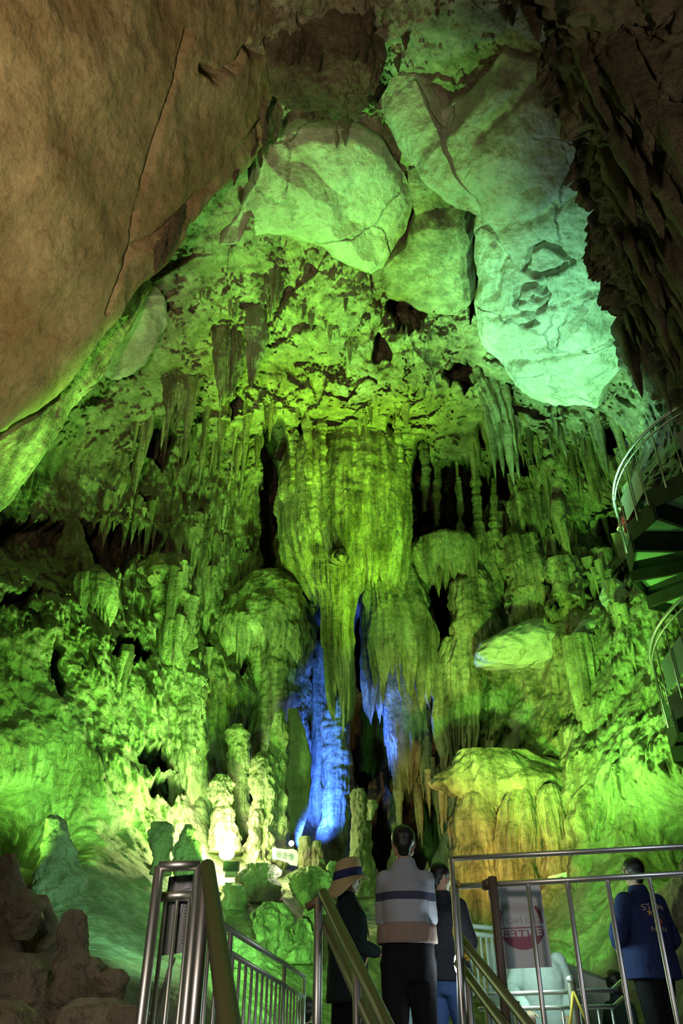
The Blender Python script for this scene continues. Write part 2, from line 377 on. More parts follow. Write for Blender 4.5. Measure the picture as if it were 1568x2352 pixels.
def shell():
    d, r, sty = [], [], []
    for c in CTRL:
        p = at_r(c[0], c[1], c[2]) - CEN
        n = np.linalg.norm(p); d.append(p / n); r.append(n); sty.append(c[3:])
    # the side and back of the chamber that the photograph does not show
    for az in (-150, -120, 120, 150, 180):
        for el in (-25, 5, 40):
            e, a = math.radians(el), math.radians(az)
            d.append(np.array([math.sin(a) * math.cos(e), math.cos(a) * math.cos(e), math.sin(e)])); r.append(9.0 + 3 * (el > 20)); sty.append((.4, .4, .8, .2))
    for az in (-70, 0, 70):
        e, a = math.radians(-38), math.radians(az)
        d.append(np.array([math.sin(a) * math.cos(e), math.cos(a) * math.cos(e), math.sin(e)])); r.append(8.5); sty.append((0, 0, .5, 0))
    d.append(np.array([0, 0, 1.0])); r.append(13.0); sty.append((.2, .4, .8, .5))
    D = np.array(d); VAL = np.concatenate([np.array(r)[:, None], np.array(sty)], 1)
    n = len(D)
    K = np.arccos(np.clip(D @ D.T, -1, 1)) + np.eye(n) * 0.01
    A = np.zeros((n + 1, n + 1)); A[:n, :n] = K; A[:n, n] = 1; A[n, :n] = 1
    W = np.linalg.solve(A, np.concatenate([VAL, np.zeros((1, 5))]))
    NU, NV = SHELL_N
    s = np.linspace(-1, 1, NU)
    az = np.radians(62 * s + 88 * s ** 7)
    el = np.radians(np.linspace(-38, 88, NV))
    AZ, EL = np.meshgrid(az, el)
    DIR = np.stack([np.sin(AZ) * np.cos(EL), np.cos(AZ) * np.cos(EL), np.sin(EL)], -1).reshape(-1, 3)
    val = np.empty((len(DIR), 5), np.float32)
    for k in range(0, len(DIR), 60000):
        dd = np.arccos(np.clip(DIR[k:k + 60000] @ D.T, -1, 1))
        val[k:k + 60000] = dd @ W[:n] + W[n]
    R0 = val[:, 0]
    fl, ti, ro, bl = (np.clip(val[:, i], 0, 1.1) for i in range(1, 5))
    P = CEN + DIR * R0[:, None]
    x, y, z = P[:, 0].astype(np.float32), P[:, 1].astype(np.float32), P[:, 2].astype(np.float32)
    G = P.reshape(NV, NU, 3)
    nn = np.cross(np.gradient(G, axis=1), np.gradient(G, axis=0)); nn /= np.linalg.norm(nn, axis=2)[..., None] + 1e-9
    flat_ = np.clip(np.abs(nn[..., 2]).reshape(-1), 0, 1) * (DIR[:, 2] < 0.1)
    steep = 1 - smooth((flat_ - .35) / .4)
    fl = fl * steep; ti = ti * steep
    # where the photograph shows each base point
    q = P - EYE
    t = np.maximum(q @ FWD, 0.1)
    px = 784 + FPX * (q @ RGT) / t; py = 1176 - FPX * (q @ UPV) / t
    wx = px + 26 * pn(px / 60, py / 60, 0, 41) + 10 * pn(px / 18, py / 30, 0, 42)
    wy = py + 30 * pn(px / 50, py / 70, 3, 43) + 30 * pn(px / 9, py / 80, 3, 44)
    inw = np.zeros(len(P), np.float32)                         # metres towards the chamber's middle
    inw += ro * 0.85 * fbm(0.33 * x, 0.33 * y, 0.33 * z, 1, 3)
    inw += ro * 0.42 * fbm(1.1 * x, 1.1 * y, 0.8 * z, 5, 3, 0.55)
    inw += ro * 0.22 * np.abs(fbm(2.6 * x, 2.6 * y, 2.0 * z, 9, 2))
    F = flutes(x, y, z, 20)
    inw += fl * 1.15 * (F - 0.35)
    ph = z / 2.1 + 0.9 * fbm(0.42 * x, 0.42 * y, 0.12 * z, 30, 2) + 1.15 * F
    inw += ti * 0.62 * saw(ph) * (0.5 + 1.1 * np.abs(pn(0.5 * x, 0.5 * y, 0.5 * z, 35)))
    F2 = flutes(x, y, z, 50, 1.9)
    ph2 = z / 0.9 + 0.8 * fbm(0.9 * x, 0.9 * y, 0.2 * z, 37, 2) + 1.3 * F2
    inw += ti * 0.26 * saw(ph2)
    inw += fl * 0.42 * F2
    inw += fl * 0.16 * flutes(x, y, z, 55, 3.4)
    inw += ro * 0.10 * np.abs(fbm(5.5 * x, 5.5 * y, 5.0 * z, 57, 2))
    # broken blocks of the vault
    cs = 2.3
    gx, gy, gz = (x + 0.8 * pn(.5 * x, .5 * y, .5 * z, 60)) / cs, (y + 0.8 * pn(.5 * x, .5 * y, .5 * z, 61)) / cs, z / cs * 0.6
    ix, iy, iz = np.floor(gx).astype(int), np.floor(gy).astype(int), np.floor(gz).astype(int)
    best = np.full(len(P), 1e9, np.float32); off = np.zeros(len(P), np.float32)
    for dx in (-1, 0, 1):
        for dy in (-1, 0, 1):
            for dz in (-1, 0, 1):
                h = PERM[(PERM[(PERM[(ix + dx) & 255] + iy + dy) & 255] + iz + dz) & 255]
                g = GRAD[h]
                ex = gx - (ix + dx + 0.5 + 0.45 * g[:, 0]); ey = gy - (iy + dy + 0.5 + 0.45 * g[:, 1]); ez = gz - (iz + dz + 0.5 + 0.45 * g[:, 2])
                dist = ex * ex + ey * ey + ez * ez
                o = 0.9 * (h / 255.0 - 0.5) + 1.1 * (g[:, 1] * ex + g[:, 2] * ey + g[:, 0] * ez)
                m = dist < best
                best = np.where(m, dist, best); off = np.where(m, o, off)
    inw += bl * 0.8 * off
    out = np.zeros(len(P), np.float32)
    for (hx, hy, hw, hh, lean, dep) in HOLES:
        e = ((wx - hx - lean * (wy - hy)) / hw) ** 2 + ((wy - hy) / hh) ** 2
        out = np.maximum(out, dep * smooth((1.25 - e) / 0.5))
    front = (DIR[:, 1] > 0)
    out *= front
    rr = R0 - inw + out
    V = (CEN + DIR * rr[:, None]).reshape(NV, NU, 3)
    return V
SHELL_N = (1500, 1400)
wall = link('wall_cave', grid_mesh('wall_cave', shell(), flip=True), M['wall'])
tag(wall, kind='structure')

# ------------------------------------------------------------------ hanging rock plates of the vault
def plate(name, outline, plane, thick, bulge, mat, rough=0.25, edge=0.5, seed=0, nu=420, nr=150, rim=0.12, parent=None, step=0.0, flute=0.0, cracks=()):
    p = [at_r(*q) for q in plane]
    nrm = np.cross(p[1] - p[0], p[2] - p[0]); nrm /= np.linalg.norm(nrm)
    if nrm @ (EYE - p[0]) < 0: nrm = -nrm
    pts = []
    for (ox, oy) in outline:
        d = ray(ox, oy)
        k = ((p[0] - EYE) @ nrm) / (d @ nrm)
        pts.append(EYE + d * k)
    pts = np.array(pts)
    e1 = np.cross(nrm, [0, 0, 1.0]); e1 /= np.linalg.norm(e1); e2 = np.cross(nrm, e1)
    o = pts.mean(0)
    uv = np.stack([(pts - o) @ e1, (pts - o) @ e2], -1)
    seg = np.concatenate([uv, uv[:1]])
    ln = np.concatenate([[0], np.cumsum(np.linalg.norm(np.diff(seg, axis=0), axis=1))])
    s = np.linspace(0, ln[-1], nu, endpoint=False)
    ou = np.stack([np.interp(s, ln, seg[:, 0]), np.interp(s, ln, seg[:, 1])], -1)
    for _ in range(2):
        ou = (np.roll(ou, 1, 0) + 2 * ou + np.roll(ou, -1, 0)) / 4
    jag = edge * (fbm(ou[:, 0] * .9, ou[:, 1] * .9, 0, seed, 4) * 0.8)
    ou = ou * (1 + jag / np.maximum(np.linalg.norm(ou, axis=1), .5))[:, None]
    fr = np.concatenate([np.linspace(0.0, 1.0, nr), np.full(12, 1.0)])
    bk = np.concatenate([np.zeros(nr), np.linspace(0.08, 1, 12)])
    U = fr[:, None, None] * ou[None] * (1 + 0.03 * np.sin(bk * 3))[:, None, None]
    h = bulge * (1 - fr ** 3)[:, None] - (rim * smooth((fr - .86) / .14))[:, None]
    X, Y = U[..., 0], U[..., 1]
    rel = rough * fbm(X * .45, Y * .45, 0, seed + 3, 6, .5) + step * saw(0.5 * Y + .5 * fbm(.4 * X, .4 * Y, 0, seed + 9, 3), .15)
    h = h + rel * np.minimum(1, 1.0)
    for (cw, cd, line) in cracks:
        q = []
        for (ox, oy) in line:
            d = ray(ox, oy); w_ = EYE + d * (((p[0] - EYE) @ nrm) / (d @ nrm)) - o
            q.append((w_ @ e1, w_ @ e2))
        wob = 0.10 * fbm(X * 2.2, Y * 2.2, 0, seed + 21, 3)
        best = np.full(X.shape, 1e9)
        for (ax, ay), (bx, by) in zip(q[:-1], q[1:]):
            L2 = (bx - ax) ** 2 + (by - ay) ** 2 + 1e-9
            tt = np.clip(((X - ax) * (bx - ax) + (Y - ay) * (by - ay)) / L2, 0, 1)
            best = np.minimum(best, np.hypot(X + wob - ax - tt * (bx - ax), Y - wob - ay - tt * (by - ay)))
        h = h - cd * np.exp(-(best / cw) ** 2)
    h = h - bk[:, None] * thick
    V = o + U[..., :1] * e1 + U[..., 1:] * e2 + h[..., None] * nrm
    if flute:
        fx = flutes(V[..., 0], V[..., 1], V[..., 2], seed + 4, 1.3) + .5 * saw(V[..., 2] / 1.0 + flutes(V[..., 0], V[..., 1], V[..., 2], seed + 6, 1.6) * 1.5)
        V = V + nrm * (flute * fx * (1 - bk[:, None]))[..., None]
    return link(name, grid_mesh(name, V, closed_u=True, cap_bot=True, flip=True), mat, parent)

tag(plate('ceiling_brown_slab', [(-350,-350),(650,-300),(740,0),(612,48),(606,150),(588,225),(664,226),(610,310),(500,405),(395,520),(345,600),(262,685),(190,745),(150,850),(62,962),(0,1015),(-150,1120),(-350,1200)],
      [(640,230,15.6),(0,1010,11.5),(0,0,10.0)], 1.2, 0.5, M['brown'], 0.24, 0.5, 3, 900, 300, step=0.05,
      cracks=[(.05, .22, [(368,60),(350,115),(310,230),(272,380),(240,500),(232,560),(195,640),(180,690)]), (.06, .35, [(395,145),(430,158),(470,138),(505,85)]), (.06, .35, [(512,104),(550,86),(588,80)]), (.05, .18, [(560,245),(545,300),(520,345)]), (.10, .12, [(232,560),(330,480),(430,400)])]), kind='structure')
tag(plate('ceiling_green_fringe', [(350,640),(325,700),(265,790),(222,870),(160,940),(110,1030),(50,1110),(0,1190),(-120,1280),(-170,1120),(0,990),(62,940),(150,830),(190,725),(262,665)],
      [(340,660,15.2),(0,1180,12.1),(0,990,12.2)], 0.8, 0.25, M['flow'], 0.22, 0.22, 5, 420, 90, flute=0.07), kind='structure')
tag(plate('ceiling_vault_plate', [(590,350),(640,310),(720,298),(830,300),(890,330),(932,400),(946,470),(930,540),(890,605),(850,628),(780,600),(720,560),(640,535),(560,545),(505,565),(560,480),(578,410)],
      [(600,350,15.6),(900,600,17.0),(900,340,16.2)], 0.8, 0.35, M['pale'], 0.4, 0.25, 11, step=0.2), kind='structure')
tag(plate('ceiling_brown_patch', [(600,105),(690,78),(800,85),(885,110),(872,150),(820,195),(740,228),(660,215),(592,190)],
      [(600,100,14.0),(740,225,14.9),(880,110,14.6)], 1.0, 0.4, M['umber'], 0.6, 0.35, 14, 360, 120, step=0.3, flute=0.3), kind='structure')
tag(plate('ceiling_left_plate', [(325,690),(385,688),(398,740),(372,800),(330,850),(262,882),(232,862),(240,815),(285,740)],
      [(330,690,15.6),(370,800,16.4),(250,860,16.2)], 0.7, 0.2, M['pale'], 0.35, 0.2, 12, 240, 90, step=0.1), kind='structure')
tag(plate('ceiling_brown_plate', [(935,395),(1000,385),(1070,425),(1082,560),(1074,690),(1052,750),(985,722),(920,685),(870,650),(885,600),(930,540),(948,470)],
      [(940,400,16.6),(1060,740,17.6),(890,620,17.4)], 0.9, 0.25, M['wall'], 0.6, 0.3, 13, step=0.3), kind='structure')
tag(plate('ceiling_pale_slab', [(868,225),(895,180),(955,185),(1010,262),(1080,205),(1160,130),(1290,150),(1370,200),(1398,280),(1390,360),(1424,450),(1432,560),(1420,650),(1428,760),(1412,850),(1375,890),(1362,948),(1300,942),(1210,920),(1150,865),(1110,800),(1094,700),(1092,560),(1092,450),(1050,365),(960,325),(880,295)],
      [(900,200,16.0),(1360,900,17.2),(1380,220,14.8)], 1.2, 0.55, M['pale'], 0.5, 0.3, 17, 900, 300, step=0.16,
      cracks=[(.045, .22, [(1240,545),(1270,530),(1300,545),(1322,575),(1300,590),(1262,597),(1235,580),(1240,545)]), (.045, .22, [(1215,625),(1250,615),(1278,640),(1275,670),(1245,685),(1215,670),(1210,640),(1215,625)]), (.04, .2, [(1210,655),(1245,640),(1272,650)]), (.04, .2, [(1262,597),(1265,620),(1278,640)]), (.05, .3, [(1245,685),(1255,705),(1230,712)]),
              (.06, .12, [(1150,695),(1300,662),(1415,630)]), (.07, .14, [(1150,830),(1300,790),(1425,752)]), (.10, .2, [(1240,480),(1300,450),(1360,430),(1415,440)]), (.10, .18, [(1100,420),(1130,480),(1180,560),(1160,640)]), (.12, .2, [(1130,280),(1210,200),(1290,160)])]), kind='structure')
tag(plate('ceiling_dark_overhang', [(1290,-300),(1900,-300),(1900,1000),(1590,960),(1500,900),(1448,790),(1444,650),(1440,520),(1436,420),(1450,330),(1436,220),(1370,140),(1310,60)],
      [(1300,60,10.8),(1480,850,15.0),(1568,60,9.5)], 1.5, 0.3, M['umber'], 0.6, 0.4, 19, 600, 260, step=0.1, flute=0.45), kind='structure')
# ------------------------------------------------------------------ dripstone formations
def lathe(rows, Y, dep=0.9, nu=170, nv=190, fl=0.0, ff=1.5, ring=0.0, rf=2.0, lump=0.1, lf=1.2, tier=0.0, th=0.8, jag=0.0, jf=1.0, seed=0, open_top=False):
    """a turned body from (row, left column, right column) outlines standing at distance Y; sizes in metres"""
    c, hw = [], []
    for q in rows:
        yy = q[3] if len(q) > 3 else Y
        p = at_y((q[1] + q[2]) / 2, q[0], yy)
        c.append(p); hw.append((q[2] - q[1]) / 2 * ((p - EYE) @ FWD) / FPX)
    c = np.array(c); hw = np.array(hw)
    zz = c[:, 2]
    v = np.linspace(0, 1, nv)
    kk = (zz[0] - zz) / (zz[0] - zz[-1])
    X = np.interp(v, kk, c[:, 0]); YY = np.interp(v, kk, c[:, 1]); R = np.interp(v, kk, hw)
    ker = np.ones(max(3, nv // 24)); ker /= ker.sum(); pad = len(ker)
    def sm(a): return np.convolve(np.pad(a, pad, mode='edge'), ker, 'same')[pad:-pad]
    X, YY, R = sm(X), sm(YY), sm(R)
    Z = zz[0] + v * (zz[-1] - zz[0])
    th_ = np.linspace(0, 2 * np.pi, nu, endpoint=False)
    rm = hw.max()
    cx, sy = np.cos(th_)[None], np.sin(th_)[None]
    nx, ny, nz = X[:, None] + rm * cx, YY[:, None] + rm * dep * sy, Z[:, None] + 0 * cx
    xm = X.mean() + rm * cx + 0 * nz; ym = YY.mean() + rm * dep * sy + 0 * nz
    Fl = flutes(xm, ym, nz, seed, ff)
    d = lump * fbm(lf * nx, lf * ny, lf * nz, seed + 3, 4, 0.55)
    d = d + fl * (Fl - 0.4)
    if ring: d = d + ring * (np.abs(pn(.6 * nx, .6 * ny, rf * nz, seed + 7)) * 1.6 - .3 + .5 * np.abs(pn(.9 * nx, .9 * ny, 2.3 * rf * nz, seed + 8)))
    if tier: d = d + tier * (saw(nz / th + 1.3 * Fl + .7 * fbm(.5 * xm, .5 * ym, .1 * nz, seed + 9, 2)) - .3)
    taper = np.clip(R / rm, 0.12, 1)[:, None]
    RR = np.maximum(R[:, None] + d * taper ** 0.7, 0.015)
    zo = 0 * nz
    if jag:
        tooth = np.clip(flutes(xm, ym, 0 * nz, seed + 5, 1.5 * jf), 0, 1.4)
        w = smooth((v - 0.55) / 0.45)[:, None]
        zo = -jag * w * (tooth - 0.12)
        RR = RR * (1 - 0.10 * smooth((v - 0.8) / 0.2)[:, None])
    V = np.stack([X[:, None] + RR * cx, YY[:, None] + RR * dep * sy, Z[:, None] + zo], -1)
    if jag:
        last = V[-1]
        mid = last.mean(0)
        up = np.array([0, 0, jag * 0.5])
        V = np.concatenate([V, (mid + (last - mid) * 0.8 + up * .5)[None], (mid + (last - mid) * 0.55 + up)[None]])
    return grid_mesh('body', V, closed_u=True, cap_top=not open_top, cap_bot=True, flip=True)

bpy.context.view_layer.update()
DG0 = bpy.context.evaluated_depsgraph_get()
def form(name, label, cat, rows, Y, mat='flow', group=None, snap=False, **kw):
    if snap:                                # hang it from the rock met above its head
        dd = Vector(ray((rows[0][1] + rows[0][2]) / 2, rows[0][0] + 4)).normalized()
        ok, loc, *_r = SC.ray_cast(DG0, Vector(EYE) + dd * 3, dd, distance=40)
        if ok: Y = loc.y + .35
    o = link(name, lathe(rows, Y, **kw), M[mat])
    return tag(o, label, cat, group)

# the great hanging flowstone in the middle
hang = empty('hanging_flowstone', at_y(790, 950, 17.2))
tag(hang, 'great fluted flowstone dome hanging in the middle, dripping to a point', 'flowstone')
def hpart(n, me, lab=None):
    o = link(n, me, M['flow'], hang)
    if lab: o['label'] = lab
    return o
hpart('dome', lathe([(944,775,830),(955,745,858),(975,722,882),(1005,700,902),(1045,664,922),(1090,644,936),(1150,637,943),(1220,641,944),(1280,652,943),(1325,682,938),(1345,700,930)], 17.2,
      nu=460, nv=440, fl=.36, ff=2.5, ring=.05, rf=2.2, lump=.10, tier=.06, th=1.5, jag=1.7, jf=1.8, seed=101))
hpart('tongue', lathe([(1215,705,840),(1290,703,838),(1345,720,830),(1390,732,820),(1440,738,808),(1500,744,815),(1550,752,812),(1575,762,800)], 16.6,
      nu=260, nv=260, fl=.30, ff=2.3, lump=.10, tier=.10, th=1.2, jag=1.9, jf=1.8, seed=102), 'tapering fluted tongue under the dome')
hpart('skirt', lathe([(1270,838,945),(1340,828,962),(1400,828,985),(1450,827,1000),(1500,827,1003),(1550,836,992)], 17.6,
      nu=260, nv=240, fl=.28, ff=2.2, lump=.12, tier=.08, th=1.6, jag=2.0, jf=2.0, seed=103), 'rounded lower skirt of the dome')
# beaded stalactites round the dome's crown
for i, (lab, rows, Y) in enumerate([
    ('thick beaded stalactite against the dome, its left shoulder nearest the tip of the dark slit', [(935,694,716),(980,696,718),(1030,698,718),(1080,700,716),(1110,704,714)], 15.6),
    ('beaded stalactite left of the dome crown, outermost beside the dark slit', [(950,660,684),(1000,664,682),(1060,664,680),(1100,668,676)], 16.0),
    ('beaded stalactite hugging the upper left curve of the dome', [(945,728,748),(1000,732,750),(1060,734,748),(1100,738,745)], 15.5),
    ('short beaded stalactite on the right shoulder of the dome', [(955,896,914),(1000,905,924),(1035,912,926),(1060,915,924)], 15.7),
    ('lumpy column in the dark recess right of the dome, nearest to it', [(1020,962,985),(1080,968,988),(1140,966,982),(1175,968,978)], 18.0),
    ('lumpy column in the dark recess with a swollen middle', [(1030,992,1008),(1090,996,1016),(1150,994,1012),(1210,998,1008)], 18.0),
    ('slim pale column standing across the dark recess', [(1030,1040,1052),(1110,1046,1058),(1160,1050,1062),(1240,1052,1064)], 17.6),
    ('stout knobbly column at the right end of the dark recess', [(1030,1075,1096),(1110,1082,1102),(1180,1085,1110),(1245,1090,1112)], 17.4),
    ('short knobbly stalagmite right of the stout recess column', [(1100,1128,1140),(1150,1125,1142),(1200,1122,1146),(1245,1120,1150)], 17.4)]):
    form('beaded_stalactite' if i < 4 else 'lumpy_column', lab, 'stalactite' if i < 4 else 'column', rows, Y, ring=.10, rf=3.2, lump=.08, seed=120 + i, nu=60, nv=120, fl=.05)

# left half of the back wall
form('flowstone_bulge', 'smooth round flowstone bulge with a dripping hem left of the hanging dome', 'flowstone',
     [(1318,600,660),(1335,560,690),(1370,525,712),(1420,500,722),(1470,492,724),(1505,500,716)], 17.4, fl=0.150, lump=.22, ring=.04, jag=1.0, jf=1.5, seed=131, nu=320, nv=260)
form('flowstone_pillar', 'broad pale green pillar below the round bulge, left of the blue recess', 'column',
     [(1470,570,720),(1550,560,715),(1650,560,712),(1750,560,705),(1850,560,690),(1950,560,680)], 18.0, fl=0.188, lump=.25, ring=.05, seed=132, nu=260, nv=260)
form('flowstone_shield', 'smooth dark green leaf shaped shield leaning beside the blue recess', 'flowstone',
     [(1628,660,684),(1680,656,704),(1740,650,716),(1800,650,718),(1860,652,708),(1920,664,690),(1950,668,682)], 16.3, dep=.45, lump=.06, fl=0.037, seed=133, mat='wall')
form('stalagmite', 'tall pale stalagmite with a stooping head in front of the green shield', 'stalagmite',
     [(1628,640,650),(1640,630,658),(1680,622,662),(1740,618,661),(1790,606,655),(1850,600,652),(1920,590,650),(2010,575,660)], 15.6, ring=.10, rf=2.0, lump=.22, lf=2.0, fl=0.100, seed=134, nu=200)
form('stalagmite', 'shorter stalagmite fused to the left foot of the tall stooping one', 'stalagmite',
     [(1728,596,616),(1742,584,632),(1780,580,636),(1840,578,630),(1920,565,630),(2010,550,640)], 15.4, ring=.10, rf=2.2, lump=.24, lf=2.2, fl=0.100, seed=135, nu=200)
form('stalagmite', 'brown knotted stalagmite with a dark capped head left of the tall pale one', 'stalagmite',
     [(1664,536,556),(1680,520,570),(1730,517,575),(1780,524,574),(1820,532,572),(1870,528,578),(1940,520,590)], 16.2, ring=.06, rf=4, lump=.14, lf=2.5, seed=136, mat='flow')
form('stalagmite', 'short brown stump between the bright flood lamp and the knotted stalagmite', 'stalagmite',
     [(1780,496,518),(1800,486,530),(1850,484,534),(1910,482,545),(1960,478,560)], 15.4, ring=.06, rf=4, lump=.2, lf=2.4, seed=137, mat='flow')
form('flowstone_curtain', 'blue lit curtain of thin ribs in the deep recess', 'curtain',
     [(1480,706,770),(1560,704,768),(1650,700,764),(1760,694,752),(1850,692,748),(1930,694,745)], 18.8, fl=0.250, ff=2.25, lump=.15, jag=.4, seed=138, nu=240, nv=240)
form('lumpy_column', 'ringed grey blue column at the right side of the blue recess', 'column',
     [(1590,752,788),(1660,742,798),(1760,736,802),(1860,734,802),(1960,732,800),(2020,730,800)], 17.6, ring=.14, rf=1.8, lump=.15, fl=0.125, seed=139, nu=220, nv=240)
form('stalagmite', 'bright pale stalagmite with a knob on its shoulder, above the bucket hat', 'stalagmite',
     [(1812,810,834),(1825,806,842),(1870,808,848),(1920,804,856),(1980,800,862),(2060,796,868)], 15.2, ring=.05, rf=3, lump=.16, lf=2.2, fl=0.075, seed=140)
form('stalagmite', 'bright pale knob budding from the stalagmite above the bucket hat', 'stalagmite',
     [(1838,846,862),(1848,842,867),(1862,842,862),(1885,840,852)], 15.1, lump=.1, lf=2.5, seed=141, nu=70, nv=70)
for i, (lab, rows, Y) in enumerate([
    ('small rounded stalagmite just right of the white name board', [(1922,690,712),(1950,686,716),(2000,682,722)], 15.6),
    ('small pointed stalagmite below the blue recess, second right of the name board', [(1932,722,738),(1960,718,742),(2010,714,750)], 15.4),
    ('blunt yellow stub of a stalagmite left of the bucket hat', [(1974,732,744),(1990,730,748),(2020,728,752)], 13.6),
    ('pair topped yellow stub touching the bucket hat', [(1978,756,772),(1998,750,778),(2040,746,784)], 13.4)]):
    form('stalagmite', lab, 'stalagmite', rows, Y, lump=.12, lf=2.5, ring=.04, seed=150 + i, nu=90, nv=90)
form('drapery', 'long grey drapery with ragged tips hanging right of the blue recess', 'drapery',
     [(1500,868,985),(1580,872,990),(1660,880,988),(1730,892,980),(1780,905,970)], 18.4, fl=0.350, ff=2.25, lump=.12, tier=.1, jag=1.5, jf=1.6, seed=142, nu=300, nv=260, mat='wall')
form('drapery', 'fluted grey drapery beneath the leaning block, its hem of fine straws', 'drapery',
     [(1470,1025,1112),(1540,995,1108),(1620,992,1104),(1680,1000,1095),(1720,1010,1088)], 17.4, fl=0.250, ff=2.50, lump=.15, jag=.8, jf=1.8, seed=143, nu=300, nv=240)
form('flowstone_block', 'grey leaning block with square shoulders right of the dark cleft', 'flowstone',
     [(1318,1062,1118),(1345,1036,1132),(1400,1032,1140),(1470,1034,1150),(1530,1040,1150)], 17.3, fl=0.200, ff=2.00, ring=.05, lump=.2, jag=.5, seed=144, nu=260, nv=220)
form('mushroom_ledge', 'mushroom ledge with a straw fringe right of the hanging dome', 'ledge',
     [(1232,985,1075),(1246,955,1092),(1264,948,1096),(1285,952,1092),(1310,970,1082)], 17.0, dep=.7, fl=0.200, ff=2.50, lump=.12, jag=1.0, jf=1.8, seed=145, nu=300)
form('flowstone_rib', 'dark fluted rib running down from the mushroom ledge to the leaning block', 'flowstone',
     [(1235,1090,1150),(1290,1080,1160),(1350,1095,1180),(1420,1110,1190),(1470,1120,1190)], 17.6, fl=0.312, ff=2.12, lump=.2, jag=.8, seed=146, nu=220)
form('drapery', 'brown drapery of thick ribs above the pale slanting ledge', 'drapery',
     [(1240,1160,1230),(1300,1165,1250),(1370,1175,1262),(1430,1185,1258),(1470,1195,1250)], 16.8, fl=0.375, ff=2.12, lump=.2, tier=.1, jag=1.0, seed=147, nu=260)
form('drapery', 'leaning fan drapery below the spiral stair side of the arch', 'drapery',
     [(1110,1170,1240),(1150,1165,1262),(1190,1168,1268),(1225,1180,1262)], 17.0, fl=0.312, ff=2.38, lump=.2, jag=1.1, jf=1.6, seed=148, nu=260)
form('rock_ledge', 'pale slanting ledge lit from below above the amber flowstone', 'ledge',
     [(1432,1200,1285),(1455,1140,1304),(1482,1105,1312),(1508,1092,1306),(1530,1100,1240)], 16.4, dep=.6, lump=.4, lf=1.0, fl=0.062, seed=149, mat='pale', nu=260)
form('rock_ledge', 'small pale ledge at the head of the long green column', 'ledge',
     [(1430,1330,1375),(1448,1312,1392),(1470,1310,1390),(1490,1318,1360)], 15.4, dep=.7, lump=.25, seed=155, mat='pale')
form('boulder', 'pale faceted boulder lodged in the wall below the spiral stair', 'boulder',
     [(1330,1385,1420),(1350,1378,1450),(1385,1384,1462),(1408,1400,1455),(1420,1420,1440)], 14.4, dep=.8, lump=.25, lf=.9, seed=156, mat='pale')
form('fluted_column', 'long green fluted column leaning down the right wall', 'column',
     [(1465,1296,1362),(1530,1302,1375),(1620,1314,1390),(1720,1332,1402),(1800,1348,1410),(1850,1356,1412)], 15.2, fl=0.300, ff=2.12, lump=.08, jag=.8, jf=1.5, seed=157, nu=260, nv=300)
form('drapery', 'narrow drapery close to the right of the long green column', 'drapery',
     [(1480,1400,1450),(1560,1410,1468),(1640,1425,1480),(1690,1435,1480)], 14.6, fl=0.312, ff=2.25, lump=.15, jag=.9, seed=158, nu=200)
form('drapery', 'short drapery with spread toes on the right wall above the long green column', 'drapery',
     [(1290,1255,1320),(1340,1262,1335),(1390,1270,1340),(1440,1285,1335)], 16.0, fl=0.312, ff=2.25, lump=.2, tier=.12, jag=1.0, seed=159, nu=220)
# amber lit flowstones
form('flowstone_pillar', 'yellow green rounded flowstone at the left of the amber lit group', 'flowstone',
     [(1796,1080,1098),(1806,1066,1112),(1830,1042,1130),(1880,1030,1145),(1960,1026,1155),(2060,1022,1165),(2180,1020,1175)], 15.8, fl=0.150, ff=2.00, ring=.10, rf=1.8, lump=.22, seed=160, nu=240)
form('flowstone_pillar', 'amber fluted flowstone curtain behind the white panel on the railing', 'flowstone',
     [(1800,1180,1210),(1812,1164,1226),(1850,1142,1242),(1920,1135,1248),(2020,1130,1262),(2120,1135,1280),(2240,1140,1300)], 15.4, fl=0.225, ff=2.38, lump=.15, ring=.05, seed=161, nu=260)
form('flowstone_pillar', 'bright green fluted flowstone running down right of the amber curtain', 'flowstone',
     [(1802,1250,1272),(1815,1240,1284),(1840,1232,1292),(1890,1236,1312),(1960,1242,1330),(2040,1256,1345),(2130,1278,1365),(2240,1300,1400)], 15.0, fl=0.200, ff=2.25, lump=.15, seed=162, nu=240)
form('flowstone_pillar', 'brownish rounded flowstone under the long green column', 'flowstone',
     [(1796,1345,1370),(1810,1330,1385),(1840,1306,1410),(1900,1298,1428),(1990,1300,1440),(2100,1310,1460),(2200,1320,1480)], 14.6, fl=0.150, lump=.3, ring=.06, seed=163, nu=240)
form('rock_ledge', 'lumpy amber shelf spanning above the amber lit flowstones', 'ledge',
     [(1725,1050,1210),(1765,1010,1310),(1805,1005,1395),(1835,1070,1400),(1862,1150,1380)], 15.7, dep=.35, lump=.55, lf=1.2, fl=0.125, seed=164, nu=300, jag=.5)
